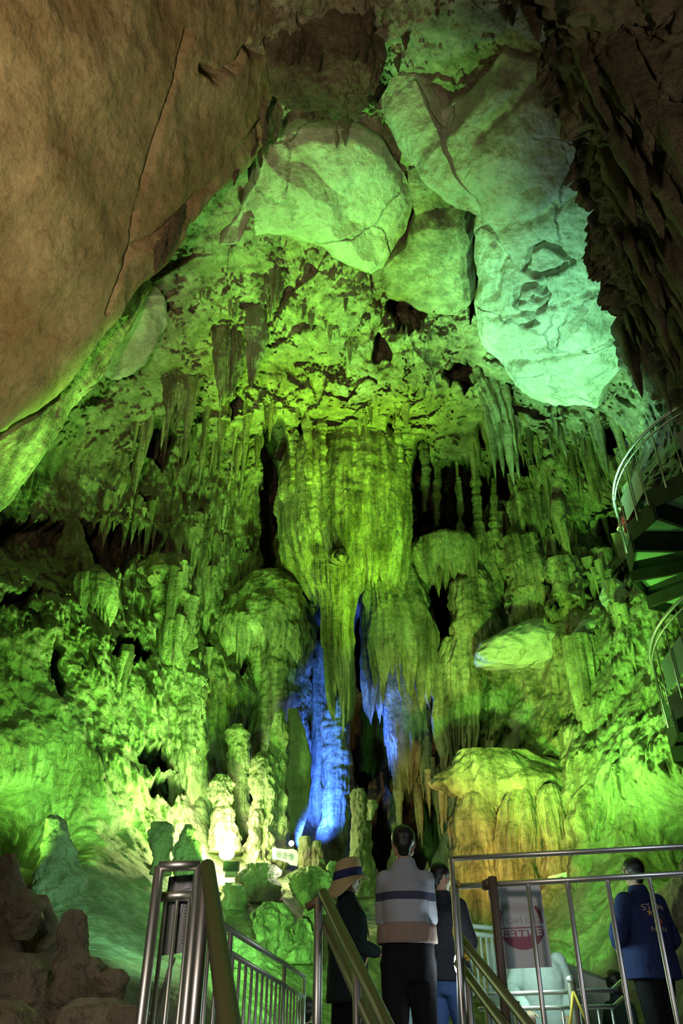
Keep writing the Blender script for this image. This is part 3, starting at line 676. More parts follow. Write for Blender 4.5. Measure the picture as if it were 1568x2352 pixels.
# left wall pieces
form('mushroom_ledge', 'umbrella shaped ledge with a fringe of drips on the left wall', 'ledge',
     [(1312,200,238),(1326,172,258),(1348,160,268),(1372,162,268),(1392,168,262)], 13.8, dep=.7, fl=0.200, ff=2.50, lump=.12, jag=1.0, jf=1.8, seed=165, nu=260)
form('rock_horn', 'pointed rock horn rising in front of the dark hollow on the left wall', 'rock',
     [(1182,155,172),(1215,146,186),(1260,134,200),(1320,112,228),(1400,90,250)], 14.6, lump=.4, lf=1.3, fl=0.188, seed=166, mat='wall')
form('stalactite', 'thin white thread of a stalactite on the fluted left wall', 'stalactite',
     [(1060,530,537),(1110,523,530),(1160,514,521),(1215,508,513)], 16.4, lump=.02, seed=167, nu=24, nv=60, mat='pale')
form('drapery', 'broad dark organ pipe drapery on the left wall below the arch', 'drapery',
     [(975,395,470),(1040,390,478),(1110,392,482),(1170,400,480),(1210,410,470)], 17.2, fl=0.375, ff=2.12, lump=.2, tier=.1, jag=.8, seed=168, nu=260)
form('drapery', 'slanting organ pipe drapery at the far left below the green fringe', 'drapery',
     [(985,225,290),(1040,215,300),(1090,205,300),(1130,200,290)], 15.6, fl=0.350, ff=2.12, lump=.15, tier=.12, jag=.7, seed=169, nu=240)
form('drapery', 'tall ribbed drapery beside the dark slit left of the dome', 'drapery',
     [(985,510,600),(1060,505,592),(1150,500,585),(1230,505,590),(1290,515,585)], 18.4, fl=0.375, ff=2.12, lump=.2, tier=.12, jag=.9, seed=170, nu=280, nv=260)
form('drapery', 'stepped drapery in the middle of the left wall with a row of short teeth', 'drapery',
     [(1290,330,430),(1350,322,440),(1420,330,445),(1500,345,440),(1550,360,430)], 15.8, fl=0.350, ff=2.12, lump=.25, tier=.2, th=1.0, jag=1.0, seed=171, nu=280, nv=260)
form('drapery', 'pale drapery lit yellow low on the left wall above the bright flood lamp', 'drapery',
     [(1560,380,470),(1640,372,475),(1720,380,480),(1800,400,478),(1850,415,470)], 16.0, fl=0.312, ff=2.00, lump=.25, tier=.1, jag=.9, seed=172, nu=260)
# stalactite pipes of the vault
for i, (lab, rows, Y) in enumerate([
    ('dark bundle of organ pipe stalactites left under the arch', [(838,370,432),(870,372,436),(910,376,432),(940,382,424)], 13.4),
    ('long hanging bundle of pipes left of the arch crown', [(735,492,556),(790,488,560),(850,492,555),(890,502,545)], 12.6),
    ('slender hanging bundle of pipes just left of the arch crown', [(690,572,600),(760,568,598),(830,566,592),(870,570,586)], 12.6),
    ('broad dark bundle of pipes hanging from the vault right of the arch crown', [(735,890,985),(780,886,1000),(820,890,1004),(850,900,990)], 13.0),
    ('ragged bundle of pipes hanging below the pale slab', [(860,1085,1140),(910,1100,1165),(950,1115,1180),(985,1130,1178)], 14.6),
    ('small bundle of pipes under the vault plate', [(610,590,650),(640,588,655),(665,596,650),(680,604,640)], 12.0)]):
    form('stalactite_bundle', lab, 'stalactites', rows, Y, snap=True, fl=0.400, ff=2.50, lump=.15, jag=1.1, jf=1.8, seed=180 + i, nu=220, nv=150, mat='wall')
# stalagmites and boulders near the path
form('stalagmite', 'large grey brown stalagmite standing on the left green slope', 'stalagmite',
     [(1874,112,138),(1886,104,158),(1930,96,168),(1980,86,176),(2030,82,182),(2080,70,195)], 10.6, ring=.11, rf=2.6, lump=.17, lf=2.4, fl=0.062, seed=190, mat='dull')
form('stalagmite', 'blunt stalagmite, left of the pair behind the small gate', 'stalagmite',
     [(1888,356,382),(1898,346,396),(1935,344,394),(1970,350,388),(2010,345,395)], 12.4, ring=.10, rf=3, lump=.14, lf=3.0, seed=191, mat='dull')
form('stalagmite', 'pointed stalagmite, right of the pair behind the small gate', 'stalagmite',
     [(1894,424,440),(1910,414,450),(1950,404,458),(1985,398,464),(2020,392,470)], 12.4, ring=.10, rf=3, lump=.14, lf=3.0, seed=192, mat='dull')
for i, (lab, rows, Y) in enumerate([
    ('dark stalagmite with a dome head at the far left edge', [(1962,2,34),(1980,-6,42),(2030,-15,50),(2090,-25,62),(2200,-40,70)], 6.6),
    ('pear shaped lump hanging over the dark hollow near the left edge', [(2042,24,66),(2070,14,80),(2110,12,78),(2140,22,66),(2160,30,55)], 6.2),
    ('knobbly dark lump right of the pear shaped one', [(2056,72,104),(2090,60,118),(2150,56,120),(2220,50,118)], 6.6),
    ('brown round headed stalagmite in the dark left foreground', [(2090,158,184),(2104,146,195),(2150,138,196),(2200,128,196),(2260,118,205)], 6.2),
    ('flat topped dark boulder below the brown stalagmite', [(2198,160,222),(2215,135,234),(2270,122,236),(2352,110,236)], 5.6),
    ('square dark boulder beside the flat topped one, nearest the gate', [(2226,244,276),(2245,232,283),(2290,230,280),(2340,228,284)], 5.4),
    ('low grey boulder at the bottom left of the path', [(2292,190,262),(2315,160,290),(2360,140,320),(2420,120,340)], 4.6),
    ('round grey boulder in the bottom left corner', [(2298,0,46),(2320,-30,80),(2370,-50,120),(2430,-60,140)], 4.4),
    ('black hollow boulder between the corner boulder and the pear shaped lump', [(2190,-20,70),(2230,-40,110),(2300,-40,125),(2380,-50,130)], 5.6),
    ('brownish low boulder at the foot of the gate', [(2308,262,318),(2330,244,345),(2370,230,370),(2420,220,380)], 4.4)]):
    form('boulder' if 'boulder' in lab else 'stalagmite', lab, 'boulder' if 'boulder' in lab else 'stalagmite', rows, Y, lump=.11, lf=3.0, ring=.06, rf=4, seed=200 + i, mat='dull', nu=150, nv=130)
for i, (lab, rows, Y, m) in enumerate([
    ('dark round boulder right of the gate handrail below the flood lamp', [(2028,515,545),(2040,506,560),(2065,505,565),(2090,512,560)], 13.2, 'wall'),
    ('stump with a dripping hem in the rubble behind the left railing', [(2074,602,646),(2095,592,660),(2150,588,662),(2220,575,672)], 11.6, 'flow'),
    ('pale cone shaped stalagmite in the rubble left of the post', [(2110,690,704),(2126,682,712),(2170,674,722),(2215,668,730)], 11.4, 'flow'),
    ('slim leaning stalagmite touching the post of the handrail', [(2072,716,728),(2100,712,734),(2150,712,736),(2200,708,740)], 11.8, 'flow'),
    ('mossy yellow boulder under the white name board', [(1994,690,740),(2010,676,765),(2050,675,775),(2085,690,770)], 13.4, 'flow'),
    ('rough boulder between the flood lamp and the name board', [(1985,560,620),(2000,552,640),(2040,552,650),(2075,565,640)], 13.8, 'wall'),
    ('squat boulder low behind the left railing', [(2150,520,560),(2165,505,580),(2200,500,590),(2250,500,600)], 11.0, 'wall'),
    ('narrow standing stone left of the rubble cone', [(2100,648,664),(2120,642,672),(2160,640,676),(2210,636,682)], 11.8, 'wall'),
    ('green mound rising behind the bright retaining wall', [(2165,1262,1290),(2185,1235,1320),(2215,1220,1360),(2260,1220,1400)], 13.2, 'wall')]):
    form('boulder' if 'boulder' in lab else 'stalagmite', lab, 'boulder' if 'boulder' in lab else 'stalagmite', rows, Y, lump=.26, lf=2.8, fl=.12, ring=.09, seed=220 + i, mat=m, nu=150, nv=120)

# fringes of single stalactites, rooted on whatever rock is met there
bpy.context.view_layer.update()
DG = bpy.context.evaluated_depsgraph_get()
def on_rock(px, py):
    d = Vector(ray(px, py)).normalized()
    ok, loc, nrm, _, ob, _ = SC.ray_cast(DG, Vector(EYE) + d * 3.0, d, distance=40)
    return (np.array(loc), np.array(nrm)) if ok else (None, None)
def cones(pts, n, ln, rd, seed, spread=(18, 12), sub=9):
    rng = np.random.RandomState(seed)
    P = np.array(pts, float)
    seg = np.concatenate([[0], np.cumsum(np.hypot(*np.diff(P[:, :2], axis=0).T))])
    VV, QQ = [], []
    base = 0
    nr = 10
    k = 0
    clus = [(rng.rand() * seg[-1], rng.randn(2)) for _ in range(max(4, n // 7))]
    for k in range(n):
        s, off = clus[rng.randint(len(clus))]
        px, py = (np.interp(s, seg, P[:, i]) for i in range(2))
        px += off[0] * spread[0] + rng.randn() * 7; py += off[1] * spread[1] + rng.randn() * 4
        p, nm = on_rock(px, py)
        if p is None: continue
        if nm[2] > .35: continue
        big = rng.rand() ** 2.2
        L = ln[0] + (ln[1] - ln[0]) * big * (.6 + .4 * rng.rand())
        R = rd[0] + (rd[1] - rd[0]) * big
        R = min(R, L * .3)
        v = np.linspace(0, 1, nr)
        prof = R * ((1 - v) ** .75 * (1 + .14 * np.sin(v * 15 + k)) + .04 * (1 - v))
        th = np.linspace(0, 2 * np.pi, sub, endpoint=False)
        wob = 1 + .25 * np.sin(th[None] * 3 + k * 1.7 + v[:, None] * 2)
        tilt = rng.randn(2) * .03
        top = .30 * L + .1
        tot = L + top
        V = np.stack([p[0] + prof[:, None] * wob * np.cos(th)[None] + (tilt[0] * v * L)[:, None],
                      p[1] + .06 + prof[:, None] * wob * np.sin(th)[None] + (tilt[1] * v * L)[:, None],
                      (p[2] + top - v * tot)[:, None] + 0 * th[None]], -1).reshape(-1, 3)
        idx = base + np.arange(nr * sub).reshape(nr, sub)
        nx = np.roll(idx, -1, 1)
        QQ.append(np.stack([idx[:-1], idx[1:], nx[1:], nx[:-1]], -1).reshape(-1, 4))
        VV.append(V); base += len(V)
    return raw_mesh('cones', np.concatenate(VV), np.concatenate(QQ))
FR = []
def fringe(label, pts, n, ln, rd, seed, mat='wall', **kw):
    FR.append((label, cones(pts, n, ln, rd, seed, **kw), mat))
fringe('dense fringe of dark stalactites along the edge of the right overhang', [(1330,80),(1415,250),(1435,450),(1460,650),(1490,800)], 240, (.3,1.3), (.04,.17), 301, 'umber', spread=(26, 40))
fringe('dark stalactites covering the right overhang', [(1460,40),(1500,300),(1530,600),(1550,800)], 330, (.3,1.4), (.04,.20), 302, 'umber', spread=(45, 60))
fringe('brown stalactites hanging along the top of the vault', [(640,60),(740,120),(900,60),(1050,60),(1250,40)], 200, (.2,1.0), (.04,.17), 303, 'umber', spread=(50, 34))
fringe('short teeth along the top edge of the vault plate', [(600,285),(700,265),(850,260)], 110, (.2,.7), (.03,.12), 304, 'wall', spread=(16, 18))
fringe('fringe of stalactites along the arch above the dome', [(640,935),(740,940),(800,935),(880,935),(960,945),(1060,975)], 130, (.2,.8), (.03,.11), 305, 'flow', spread=(16, 14))
fringe('rows of teeth on the blocks above the arch', [(480,640),(560,720),(700,700),(850,700),(920,800)], 170, (.2,.7), (.03,.10), 306, 'wall', spread=(50, 40))
fringe('ragged stalactites along the lower edge of the brown slab', [(640,300),(500,430),(400,540),(340,630)], 90, (.2,.8), (.03,.12), 308, 'umber', spread=(16, 14))
fringe('long stalactites on the left wall below the arch', [(290,960),(380,990),(480,990),(600,980)], 240, (.5,2.2), (.04,.15), 309, 'flow', spread=(34, 40))
fringe('long stalactites on the right wall below the pale slab', [(1130,990),(1230,1000),(1330,1010),(1410,1000)], 240, (.4,1.8), (.04,.15), 310, 'flow', spread=(30, 34))
fringe('stalactites scattered over the left wall', [(250,1150),(360,1250),(450,1320),(540,1380),(420,1500)], 260, (.3,1.5), (.04,.14), 311, 'flow', spread=(60, 70))
fringe('stalactites scattered over the right wall', [(1200,1130),(1280,1230),(1360,1250),(1420,1180),(1340,1400)], 260, (.3,1.5), (.04,.14), 312, 'flow', spread=(46, 60))
fringe('dark stalactites over the hollow beside the striped person', [(860,1740),(900,1780),(960,1800),(1010,1810)], 110, (.3,1.2), (.03,.12), 314, 'wall', spread=(22, 50))
for (label, me, mat) in FR:
    o = link('stalactite_fringe', me, M[mat])
    tag(o, label, 'stalactites', None, 'stuff')
# ------------------------------------------------------------------ path, stairs, railings
M['steel'] = plain('brushed_steel', (0.74, 0.74, 0.72), 0.42, 1.0, noise=0.06, scale=60)
M['wrap'] = plain('olive_wrapped_tube', (0.13, 0.11, 0.055), 0.5, 0.0, noise=0.15, scale=30)
M['darkwrap'] = plain('dark_brown_tube', (0.10, 0.075, 0.05), 0.5, 0.0, noise=0.15, scale=30)
M['blacksteel'] = plain('dark_painted_steel', (0.035, 0.032, 0.032), 0.5, 0.3, noise=0.2, scale=8)
M['concrete'] = plain('path_concrete', (0.30, 0.29, 0.26), 0.85, noise=0.2, scale=6, bump=0.4)
M['chain'] = plain('brass_chain', (0.55, 0.42, 0.15), 0.4, 0.8, noise=0.2)
M['rope'] = plain('yellow_cord', (0.75, 0.60, 0.08), 0.7, noise=0.2)
M['white'] = plain('white_board', (0.85, 0.85, 0.82), 0.6, noise=0.03)
M['ink'] = plain('dark_ink', (0.04, 0.05, 0.06), 0.7)
M['palewall'] = plain('pale_painted_wall', (0.72, 0.78, 0.74), 0.8, noise=0.08, scale=3, bump=0.2)

class MB:
    def __init__(s): s.v = []; s.q = []; s.t = []; s.n = 0
    def add(s, V, Q, T=None):
        s.v.append(np.asarray(V, float)); s.q.append(np.asarray(Q, int).reshape(-1, 4) + s.n)
        if T is not None: s.t.append(np.asarray(T, int).reshape(-1, 3) + s.n)
        s.n += len(V)
    def tube(s, pts, r, n=14):
        P = np.array([np.array(p, float) for p in pts])
        m = len(P)
        T = np.gradient(P, axis=0) if m > 2 else np.repeat((P[1] - P[0])[None], 2, 0)
        T /= np.linalg.norm(T, axis=1)[:, None]
        a = np.array([0, 0, 1.0]) if abs(T[0][2]) < .9 else np.array([1.0, 0, 0])
        th = np.linspace(0, 2 * np.pi, n, endpoint=False)
        V = []
        rr = np.broadcast_to(r, (m,))
        for i in range(m):
            u = np.cross(T[i], a); u /= np.linalg.norm(u); w = np.cross(T[i], u)
            V.append(P[i] + rr[i] * (np.cos(th)[:, None] * u + np.sin(th)[:, None] * w))
        V = np.concatenate(V)
        idx = np.arange(m * n).reshape(m, n); nx = np.roll(idx, -1, 1)
        Q = np.stack([idx[:-1], nx[:-1], nx[1:], idx[1:]], -1).reshape(-1, 4)
        V = np.concatenate([V, P[:1] - T[:1] * rr[0] * .25, P[-1:] + T[-1:] * rr[-1] * .25])
        c0, c1 = m * n, m * n + 1
        T3 = np.concatenate([np.stack([np.full(n, c0), nx[0], idx[0]], -1), np.stack([np.full(n, c1), idx[-1], nx[-1]], -1)])
        s.add(V, Q, T3)
        return s
    def hexa(s, c):                       # eight corners: bottom four then top four, each counter-clockwise
        s.add(c, [[3, 2, 1, 0], [4, 5, 6, 7], [0, 1, 5, 4], [1, 2, 6, 5], [2, 3, 7, 6], [3, 0, 4, 7]])
        return s
    def box(s, c, sx, sy, sz, ax=None):
        c = np.array(c, float)
        E = np.eye(3) if ax is None else np.array(ax)
        K = [(-1, -1, -1), (1, -1, -1), (1, 1, -1), (-1, 1, -1), (-1, -1, 1), (1, -1, 1), (1, 1, 1), (-1, 1, 1)]
        return s.hexa([c + k[0] * sx / 2 * E[0] + k[1] * sy / 2 * E[1] + k[2] * sz / 2 * E[2] for k in K])
    def slab4(s, a, b, c, d, th):         # a sheet through four corners with thickness
        a, b, c, d = (np.array(q, float) for q in (a, b, c, d))
        n = np.cross(b - a, d - a); n /= np.linalg.norm(n); n *= th / 2
        return s.hexa([a - n, b - n, c - n, d - n, a + n, b + n, c + n, d + n])
    def ball(s, c, r, n=10):
        th = np.linspace(0, np.pi, n); ph = np.linspace(0, 2 * np.pi, 2 * n, endpoint=False)
        r = np.broadcast_to(np.array(r, float), (3,))
        V = np.stack([np.sin(th)[:, None] * np.cos(ph)[None] * r[0], np.sin(th)[:, None] * np.sin(ph)[None] * r[1], np.cos(th)[:, None] * r[2] + 0 * ph[None]], -1) + np.array(c)
        idx = np.arange(n * 2 * n).reshape(n, 2 * n); nx = np.roll(idx, -1, 1)
        s.add(V.reshape(-1, 3), np.stack([idx[:-1], idx[1:], nx[1:], nx[:-1]], -1).reshape(-1, 4))
        return s
    def build(s, name, mat, parent=None, shade=None):
        V = np.concatenate(s.v); Q = np.concatenate(s.q); T = np.concatenate(s.t) if s.t else None
        me = raw_mesh(name, V, Q, T, True if shade is None else shade)
        return link(name, me, mat, parent)

PLAT = 1.0                                # height of the viewing platform above the cave floor
sdir = ray(375, 1290); sdir = sdir / np.linalg.norm(sdir)         # the stair climbs this way
hdir = np.array([sdir[0], sdir[1], 0]); hdir /= np.linalg.norm(hdir)
sside = np.array([hdir[1], -hdir[0], 0])
fl_ = MB()
fl_.box((1.2, 7.4, PLAT - .1), 7.0, 7.6, .2)
o = fl_.build('floor_platform', M['concrete'], shade=False); tag(o, kind='structure')
st = MB()
rise, tread = .155, .27
for k in range(10):
    c = np.array([1.0, 3.55, 0]) - hdir * (tread * (k + .5))
    top = PLAT - rise * (k + 1)
    st.box((c[0], c[1], top - .12), 3.2, tread + .02, .24, (sside, hdir, (0, 0, 1)))
o = st.build('floor_stair', M['concrete'], shade=False); tag(o, kind='structure')
o = MB().box((-.2, -1.2, -.62), 16, 16, .2).build('floor_lower', M['concrete'], shade=False); tag(o, kind='structure')

def down(p, z):                            # the point straight below p at height z
    return np.array([p[0], p[1], z])
def handrail(label, top, t, r, second, length=3.2, posts=(.05, 1.6)):
    e = empty('handrail', down(at_t(*top, t), PLAT)); tag(e, label, 'handrail')
    a = at_t(*top, t)
    MB().tube([a, a - sdir * length], r).build('grip', M['wrap'], e)['label'] = 'upper olive grip tube'
    if second:
        b = at_t(*second, t)
        MB().tube([b, b - sdir * length], r).build('grip', M['wrap'], e)['label'] = 'lower olive grip tube'
    return e, a
# left handrail with the small gate beside it
e, a = handrail('thick olive handrail sloping down beside the small gate, leftmost of three', (476, 1990), 2.5, .024, (484, 2085))
MB().tube([a + (0, 0, -.03), down(a, PLAT - .05)], .02).build('post', M['steel'], e)
e, a = handrail('thick olive handrail sloping down in front of the person in the bucket hat', (742, 2052), 3.5, .024, (744, 2112))
b = a + np.array([-.02, 0, -.02])
MB().tube([b, down(b, PLAT - .05)], .02).build('post', M['steel'], e)
p2 = a - sdir * .62
MB().tube([p2, down(p2, PLAT - .4)], .016).build('post', M['steel'], e)
MB().tube([a + (-.075, 0.02, -.055), a + (-.0, 0, -.02)], .018).build('end_bend', M['wrap'], e)
e, a = handrail('thick olive handrail sloping down below the railing corner with the cord tied on', (1050, 2146), 4.0, .024, (1052, 2212))
p2 = at_t(1128, 2225, 4.0)
for (qx, qy) in ((1072, 2225), (1118, 2300), (1185, 2300)):
    q = at_t(qx, qy, 4.02)
    MB().tube([q, down(q, PLAT - .5)], .017).build('post', M['steel'], e)
rp = MB()
for k in range(4):
    c0 = at_t(1046 + 3 * k, 2142 + 4 * k, 3.98)
    th = np.linspace(0, 2 * np.pi, 14)
    rp.tube([c0 + .036 * np.array([math.cos(q) * .35, math.cos(q) * .2, math.sin(q)]) for q in th], .006, 6)
o = rp.build('cord', M['rope']); tag(o, 'yellowish cord wound round the head of the handrail at the railing corner', 'cord')
rp = MB()
for k, (qx, qy) in enumerate(((1069, 2180), (1072, 2188), (1070, 2196), (1074, 2203))):
    rp.ball(at_t(qx, qy, 3.97), .012)
o = rp.build('cord_knot', M['rope']); tag(o, 'bright yellow knotted cord hanging between the two tubes of the right handrail', 'cord')

# small gate with a hanging sheet
g = empty('railing_gate', down(at_t(400, 2000, 2.75), PLAT)); tag(g, 'small steel gate frame at the stair head with a grey sheet hung on it', 'gate')
gt = 2.75
A_, B_ = at_t(366, 1990, gt), at_t(458, 1987, gt)
C_, D_ = at_t(370, 2060, gt), at_t(453, 2057, gt)
MB().tube([A_, down(A_, PLAT - .3)], .018).build('post', M['steel'], g)
MB().tube([B_, down(B_, PLAT - .3)], .018).build('post', M['steel'], g)
MB().tube([A_, B_], .018).build('top_rail', M['steel'], g)
MB().tube([C_, D_], .017).build('lower_rail', M['steel'], g)
for f in (.14, .46, .80):
    q = C_ + (D_ - C_) * f
    MB().tube([q, down(q, PLAT - .3)], .0075).build('baluster', M['steel'], g)
q0, q1 = at_t(398, 2200, gt + .06), at_t(352, 2352, gt + .06)
MB().tube([q0, q1], .009).build('brace', M['steel'], g)
q0 = at_t(436, 2295, 2.6)
o = MB().tube([q0, down(q0, PLAT - .4)], .026).build('bollard', M['darkwrap']); tag(o, 'dark round topped stub post at the foot of the small gate', 'post')
# sheet on the gate, seen from behind
def sheet_mat(name, col, trans=0.35):
    m, nt, b = new_mat(name)
    b.inputs['Base Color'].default_value = (*col, 1); b.inputs['Roughness'].default_value = 0.35
    tr = nt.nodes.new('ShaderNodeBsdfTranslucent'); tr.inputs[0].default_value = (*col, 1)
    mx = nt.nodes.new('ShaderNodeMixShader'); mx.inputs[0].default_value = trans
    out = nt.nodes['Material Output']
    nt.links.new(b.outputs[0], mx.inputs[1]); nt.links.new(tr.outputs[0], mx.inputs[2]); nt.links.new(mx.outputs[0], out.inputs['Surface'])
    return m
M['sheet'] = sheet_mat('grey_plastic_sheet', (0.46, 0.46, 0.50))
M['sheet_fold'] = sheet_mat('shiny_fold', (0.62, 0.66, 0.78))  # paler tone painted as reflections off the sheet's folds
M['sheet_print'] = sheet_mat('faint_print', (0.20, 0.20, 0.22))
ns = empty('notice_sheet', at_t(420, 2190, gt + .05)); tag(ns, 'grey translucent notice sheet hanging on the small gate at left', 'notice')
SY = at_t(388, 2014, gt + .05)[1]
def S(px, py, dt=0): return at_y(px, py, SY - dt)
MB().slab4(S(388, 2014), S(448, 2008), S(436, 2186), S(366, 2196), .004).build('sheet', M['sheet'], ns, False)
mb = MB()
for q in (((396, 2016), (410, 2042), (404, 2014)), ((418, 2044), (440, 2008), (436, 2040)), ((404, 2100), (416, 2100), (402, 2160)), ((396, 2170), (412, 2068), (424, 2064))):
    a_, b_, c_ = (S(*k, .004) for k in q)
    mb.slab4(a_, b_, (b_ + c_) / 2, c_, .0015)
o = mb.build('fold', M['sheet_fold'], ns, False); o['label'] = 'shiny pale folds'
for cx in (384, 428):
    mb = MB()
    for r_ in range(14):
        y0 = 2066 + r_ * 7.5; x0 = cx - (y0 - 2066) * .085
        mb.slab4(S(x0 - 3, y0, .003), S(x0 + 3, y0, .003), S(x0 + 3, y0 + 4, .003), S(x0 - 3, y0 + 4, .003), .001)
    o = mb.build('print', M['sheet_print'], ns, False); o['label'] = 'faint column of print'

# left railing running away along the platform
r_ = empty('railing', down(at_t(600, 2200, 5.0), PLAT)); tag(r_, 'steel railing with slim balusters running away left of the middle post', 'railing')
def lr(px, py0, py1, f):                 # f 0 near .. 1 far ; equal depth along the rail
    return None
tn, tf = 3.3, 6.2
def railpt(pa, pb, f):
    return at_t(*pa, tn) + (at_t(*pb, tf) - at_t(*pa, tn)) * f
ta, tb = (470, 2098), (699, 2243)
ua, ub = (470, 2154), (699, 2291)
MB().tube([railpt(ta, tb, 0), railpt(ta, tb, 1)], .016).build('top_rail', M['steel'], r_)
MB().tube([railpt(ua, ub, 0), railpt(ua, ub, 1)], .014).build('lower_rail', M['steel'], r_)
nb = 20
for k in range(nb):
    q = railpt(ua, ub, (k + .5) / nb)
    MB().tube([q, down(q, PLAT - .25)], .008, 10).build('baluster', M['steel'], r_)
for f in (.16, .68, 1.0):
    q = railpt(ta, tb, f)
    MB().tube([q, down(q, PLAT - .25)], .013).build('post', M['steel'], r_)

# right platform railing in front of the staff member
rr_ = empty('railing', down(at_t(1250, 2000, 4.0), PLAT)); tag(rr_, 'tall steel railing with two bars in front of the person in the blue jacket', 'railing')
c0, c1 = at_t(1036, 1972, 4.0), at_t(1640, 1941, 3.75)
d0, d1 = at_t(1046, 2036, 4.0), at_t(1640, 2003, 3.75)
MB().tube([c0, c1], .0135).build('top_rail', M['steel'], rr_)
MB().tube([d0, d1], .0145).build('lower_rail', M['steel'], rr_)
q = c0
MB().tube([q, down(q, PLAT - .2)], .0135).build('post', M['steel'], rr_)
q = d0 + np.array([.004, 0, 0])
MB().tube([q, down(q, PLAT - .2)], .0125).build('post', M['steel'], rr_)
for pxx in (1219, 1311, 1402, 1496, 1600):
    f = (pxx - 1046) / (1640 - 1046)
    f = f * 4.0 ** -1 / (f * 4.0 ** -1 + (1 - f) * 3.75 ** -1)
    f = (pxx - 1046) / (1640 - 1046)
    q = d0 + (d1 - d0) * f
    MB().tube([q, down(q, PLAT - .2)], .0115).build('baluster', M['steel'], rr_)
q = at_t(1130, 2014, 3.96)
bp = MB().tube([q, q + np.array([.0, -.0, -.45]), down(q, PLAT - .2)], .022).build('gate_post', M['darkwrap'], rr_); bp['label'] = 'dark brown wrapped post'
MB().tube([at_t(1112, 2034, 3.98), at_t(1126, 2028, 3.95)], .025).build('clamp', M['darkwrap'], rr_)['label'] = 'dark rubber clamp'
# chain looped on the corner
ch = MB()
for k in range(9):
    qx, qy = 1038 + 16 * math.sin(k * .5), 2052 - 5.5 * k
    c = at_t(1034 + 2.6 * k, 2046 - 4.2 * k if k < 5 else 2029 + 1.5 * (k - 5), 3.96)
    th = np.linspace(0, 2 * np.pi, 12)
    ax = (1, 0) if k % 2 else (.3, .8)
    ch.tube([c + .011 * np.array([math.cos(w) * ax[0], math.cos(w) * ax[1], 1.3 * math.sin(w)]) for w in th], .0032, 6)
o = ch.build('chain', M['chain']); tag(o, 'small brass chain looped over the corner of the tall railing', 'chain')

# white panel on the railing, printed side away from us
M['panel'] = sheet_mat('white_panel', (0.80, 0.82, 0.86), .25)
M['panel_red'] = sheet_mat('show_through_red', (0.55, 0.22, 0.30), .4)
M['panel_text'] = sheet_mat('show_through_grey', (0.66, 0.55, 0.60), .4)
sg = empty('sign_panel', at_t(1200, 2220, 4.1)); tag(sg, 'white sign panel tied behind the tall railing, red disc showing through reversed', 'sign')
py_ = at_t(1119, 2036, 4.07)[1]
PA, PB, PC, PD = at_y(1119, 2036, py_), at_y(1239, 2030, py_ - .03), at_y(1268, 2221, py_ - .03), at_y(1146, 2226, py_)
PA = PA; PB_ = PB
MB().slab4(PA, PB, PC, PD, .006).build('panel', M['panel'], sg, False)
PN = np.cross(PB - PA, PD - PA); PN /= np.linalg.norm(PN)
if PN @ (EYE - PA) < 0: PN = -PN
def PP(u, v, off=.0045):                  # panel coordinates 0..1
    return (PA * (1 - u) + PB * u) * (1 - v) + (PD * (1 - u) + PC * u) * v + PN * off
def flat(name, polys, mat, parent, off, pp):
    V, F = [], []
    for pl in polys:
        F.append(list(range(len(V), len(V) + len(pl)))); V += [tuple(pp(u, v, off)) for u, v in pl]
    me = bpy.data.meshes.new(name); me.from_pydata(V, [], F); me.update()
    return link(name, me, mat, parent)
def disc(cu, cv, ru, rv, a0, a1, n=30, ri=None):
    th = np.radians(np.linspace(a0, a1, n))
    out = [(cu + ru * math.cos(t), cv - rv * math.sin(t)) for t in th]
    if ri is not None: return [[(cu + ru * math.cos(a), cv - rv * math.sin(a)), (cu + ru * math.cos(b), cv - rv * math.sin(b)), (cu + ru * ri * math.cos(b), cv - rv * ri * math.sin(b)), (cu + ru * ri * math.cos(a), cv - rv * ri * math.sin(a))] for a, b in zip(th[:-1], th[1:])]
    return [out]
flat('red_band', disc(.53, .52, .43, .27, 205, 335), M['panel_red'], sg, .0040, PP)
flat('red_arc', disc(.53, .48, .43, .34, 0, 40, 14, .86), M['panel_red'], sg, .0042, PP)
flat('red_arc', disc(.53, .48, .43, .34, 148, 180, 12, .84), M['panel_red'], sg, .0042, PP)
flat('red_line', [[(.12, .52), (.94, .52), (.94, .535), (.12, .535)]], M['panel_red'], sg, .0043, PP)

def text_polys(txt, width, height):
    cu = bpy.data.curves.new('lettering', 'FONT'); cu.body = txt; cu.size = 1.0; cu.resolution_u = 3
    o = bpy.data.objects.new('lettering', cu); COL.objects.link(o)
    bpy.context.view_layer.update()
    dg = bpy.context.evaluated_depsgraph_get()
    me = bpy.data.meshes.new_from_object(o.evaluated_get(dg))
    V = np.array([v.co[:] for v in me.vertices]).reshape(-1, 3); F = [list(p.vertices) for p in me.polygons]
    bpy.data.objects.remove(o); bpy.data.meshes.remove(me)
    if len(V) == 0: return [], []
    lo, hi = V.min(0), V.max(0)
    V = (V - lo) / np.maximum(hi - lo, 1e-6)
    return V[:, :2] * (width, height), F
def lettering(name, txt, u0, v0, w, h, mat, parent, off, pp, mirror=False, arc=0.0):
    V, F = text_polys(txt, 1, 1)
    if len(V) == 0: return None
    out = []
    for x, y in V:
        u = u0 + w * ((1 - x) if mirror else x)
        v = v0 + h * (1 - y) + arc * (4 * (x - .5) ** 2 )
        out.append(tuple(pp(u, v, off)))
    me = bpy.data.meshes.new(name); me.from_pydata(out, [], F); me.update()
    return link(name, me, mat, parent)
lettering('word', 'DO', .62, .40, .30, .075, M['panel_text'], sg, .0046, PP, True)
lettering('word', 'NOT', .14, .40, .42, .075, M['panel_text'], sg, .0046, PP, True)
lettering('word', 'ENTER', .14, .555, .80, .085, M['panel_red'], sg, .0047, PP, True)

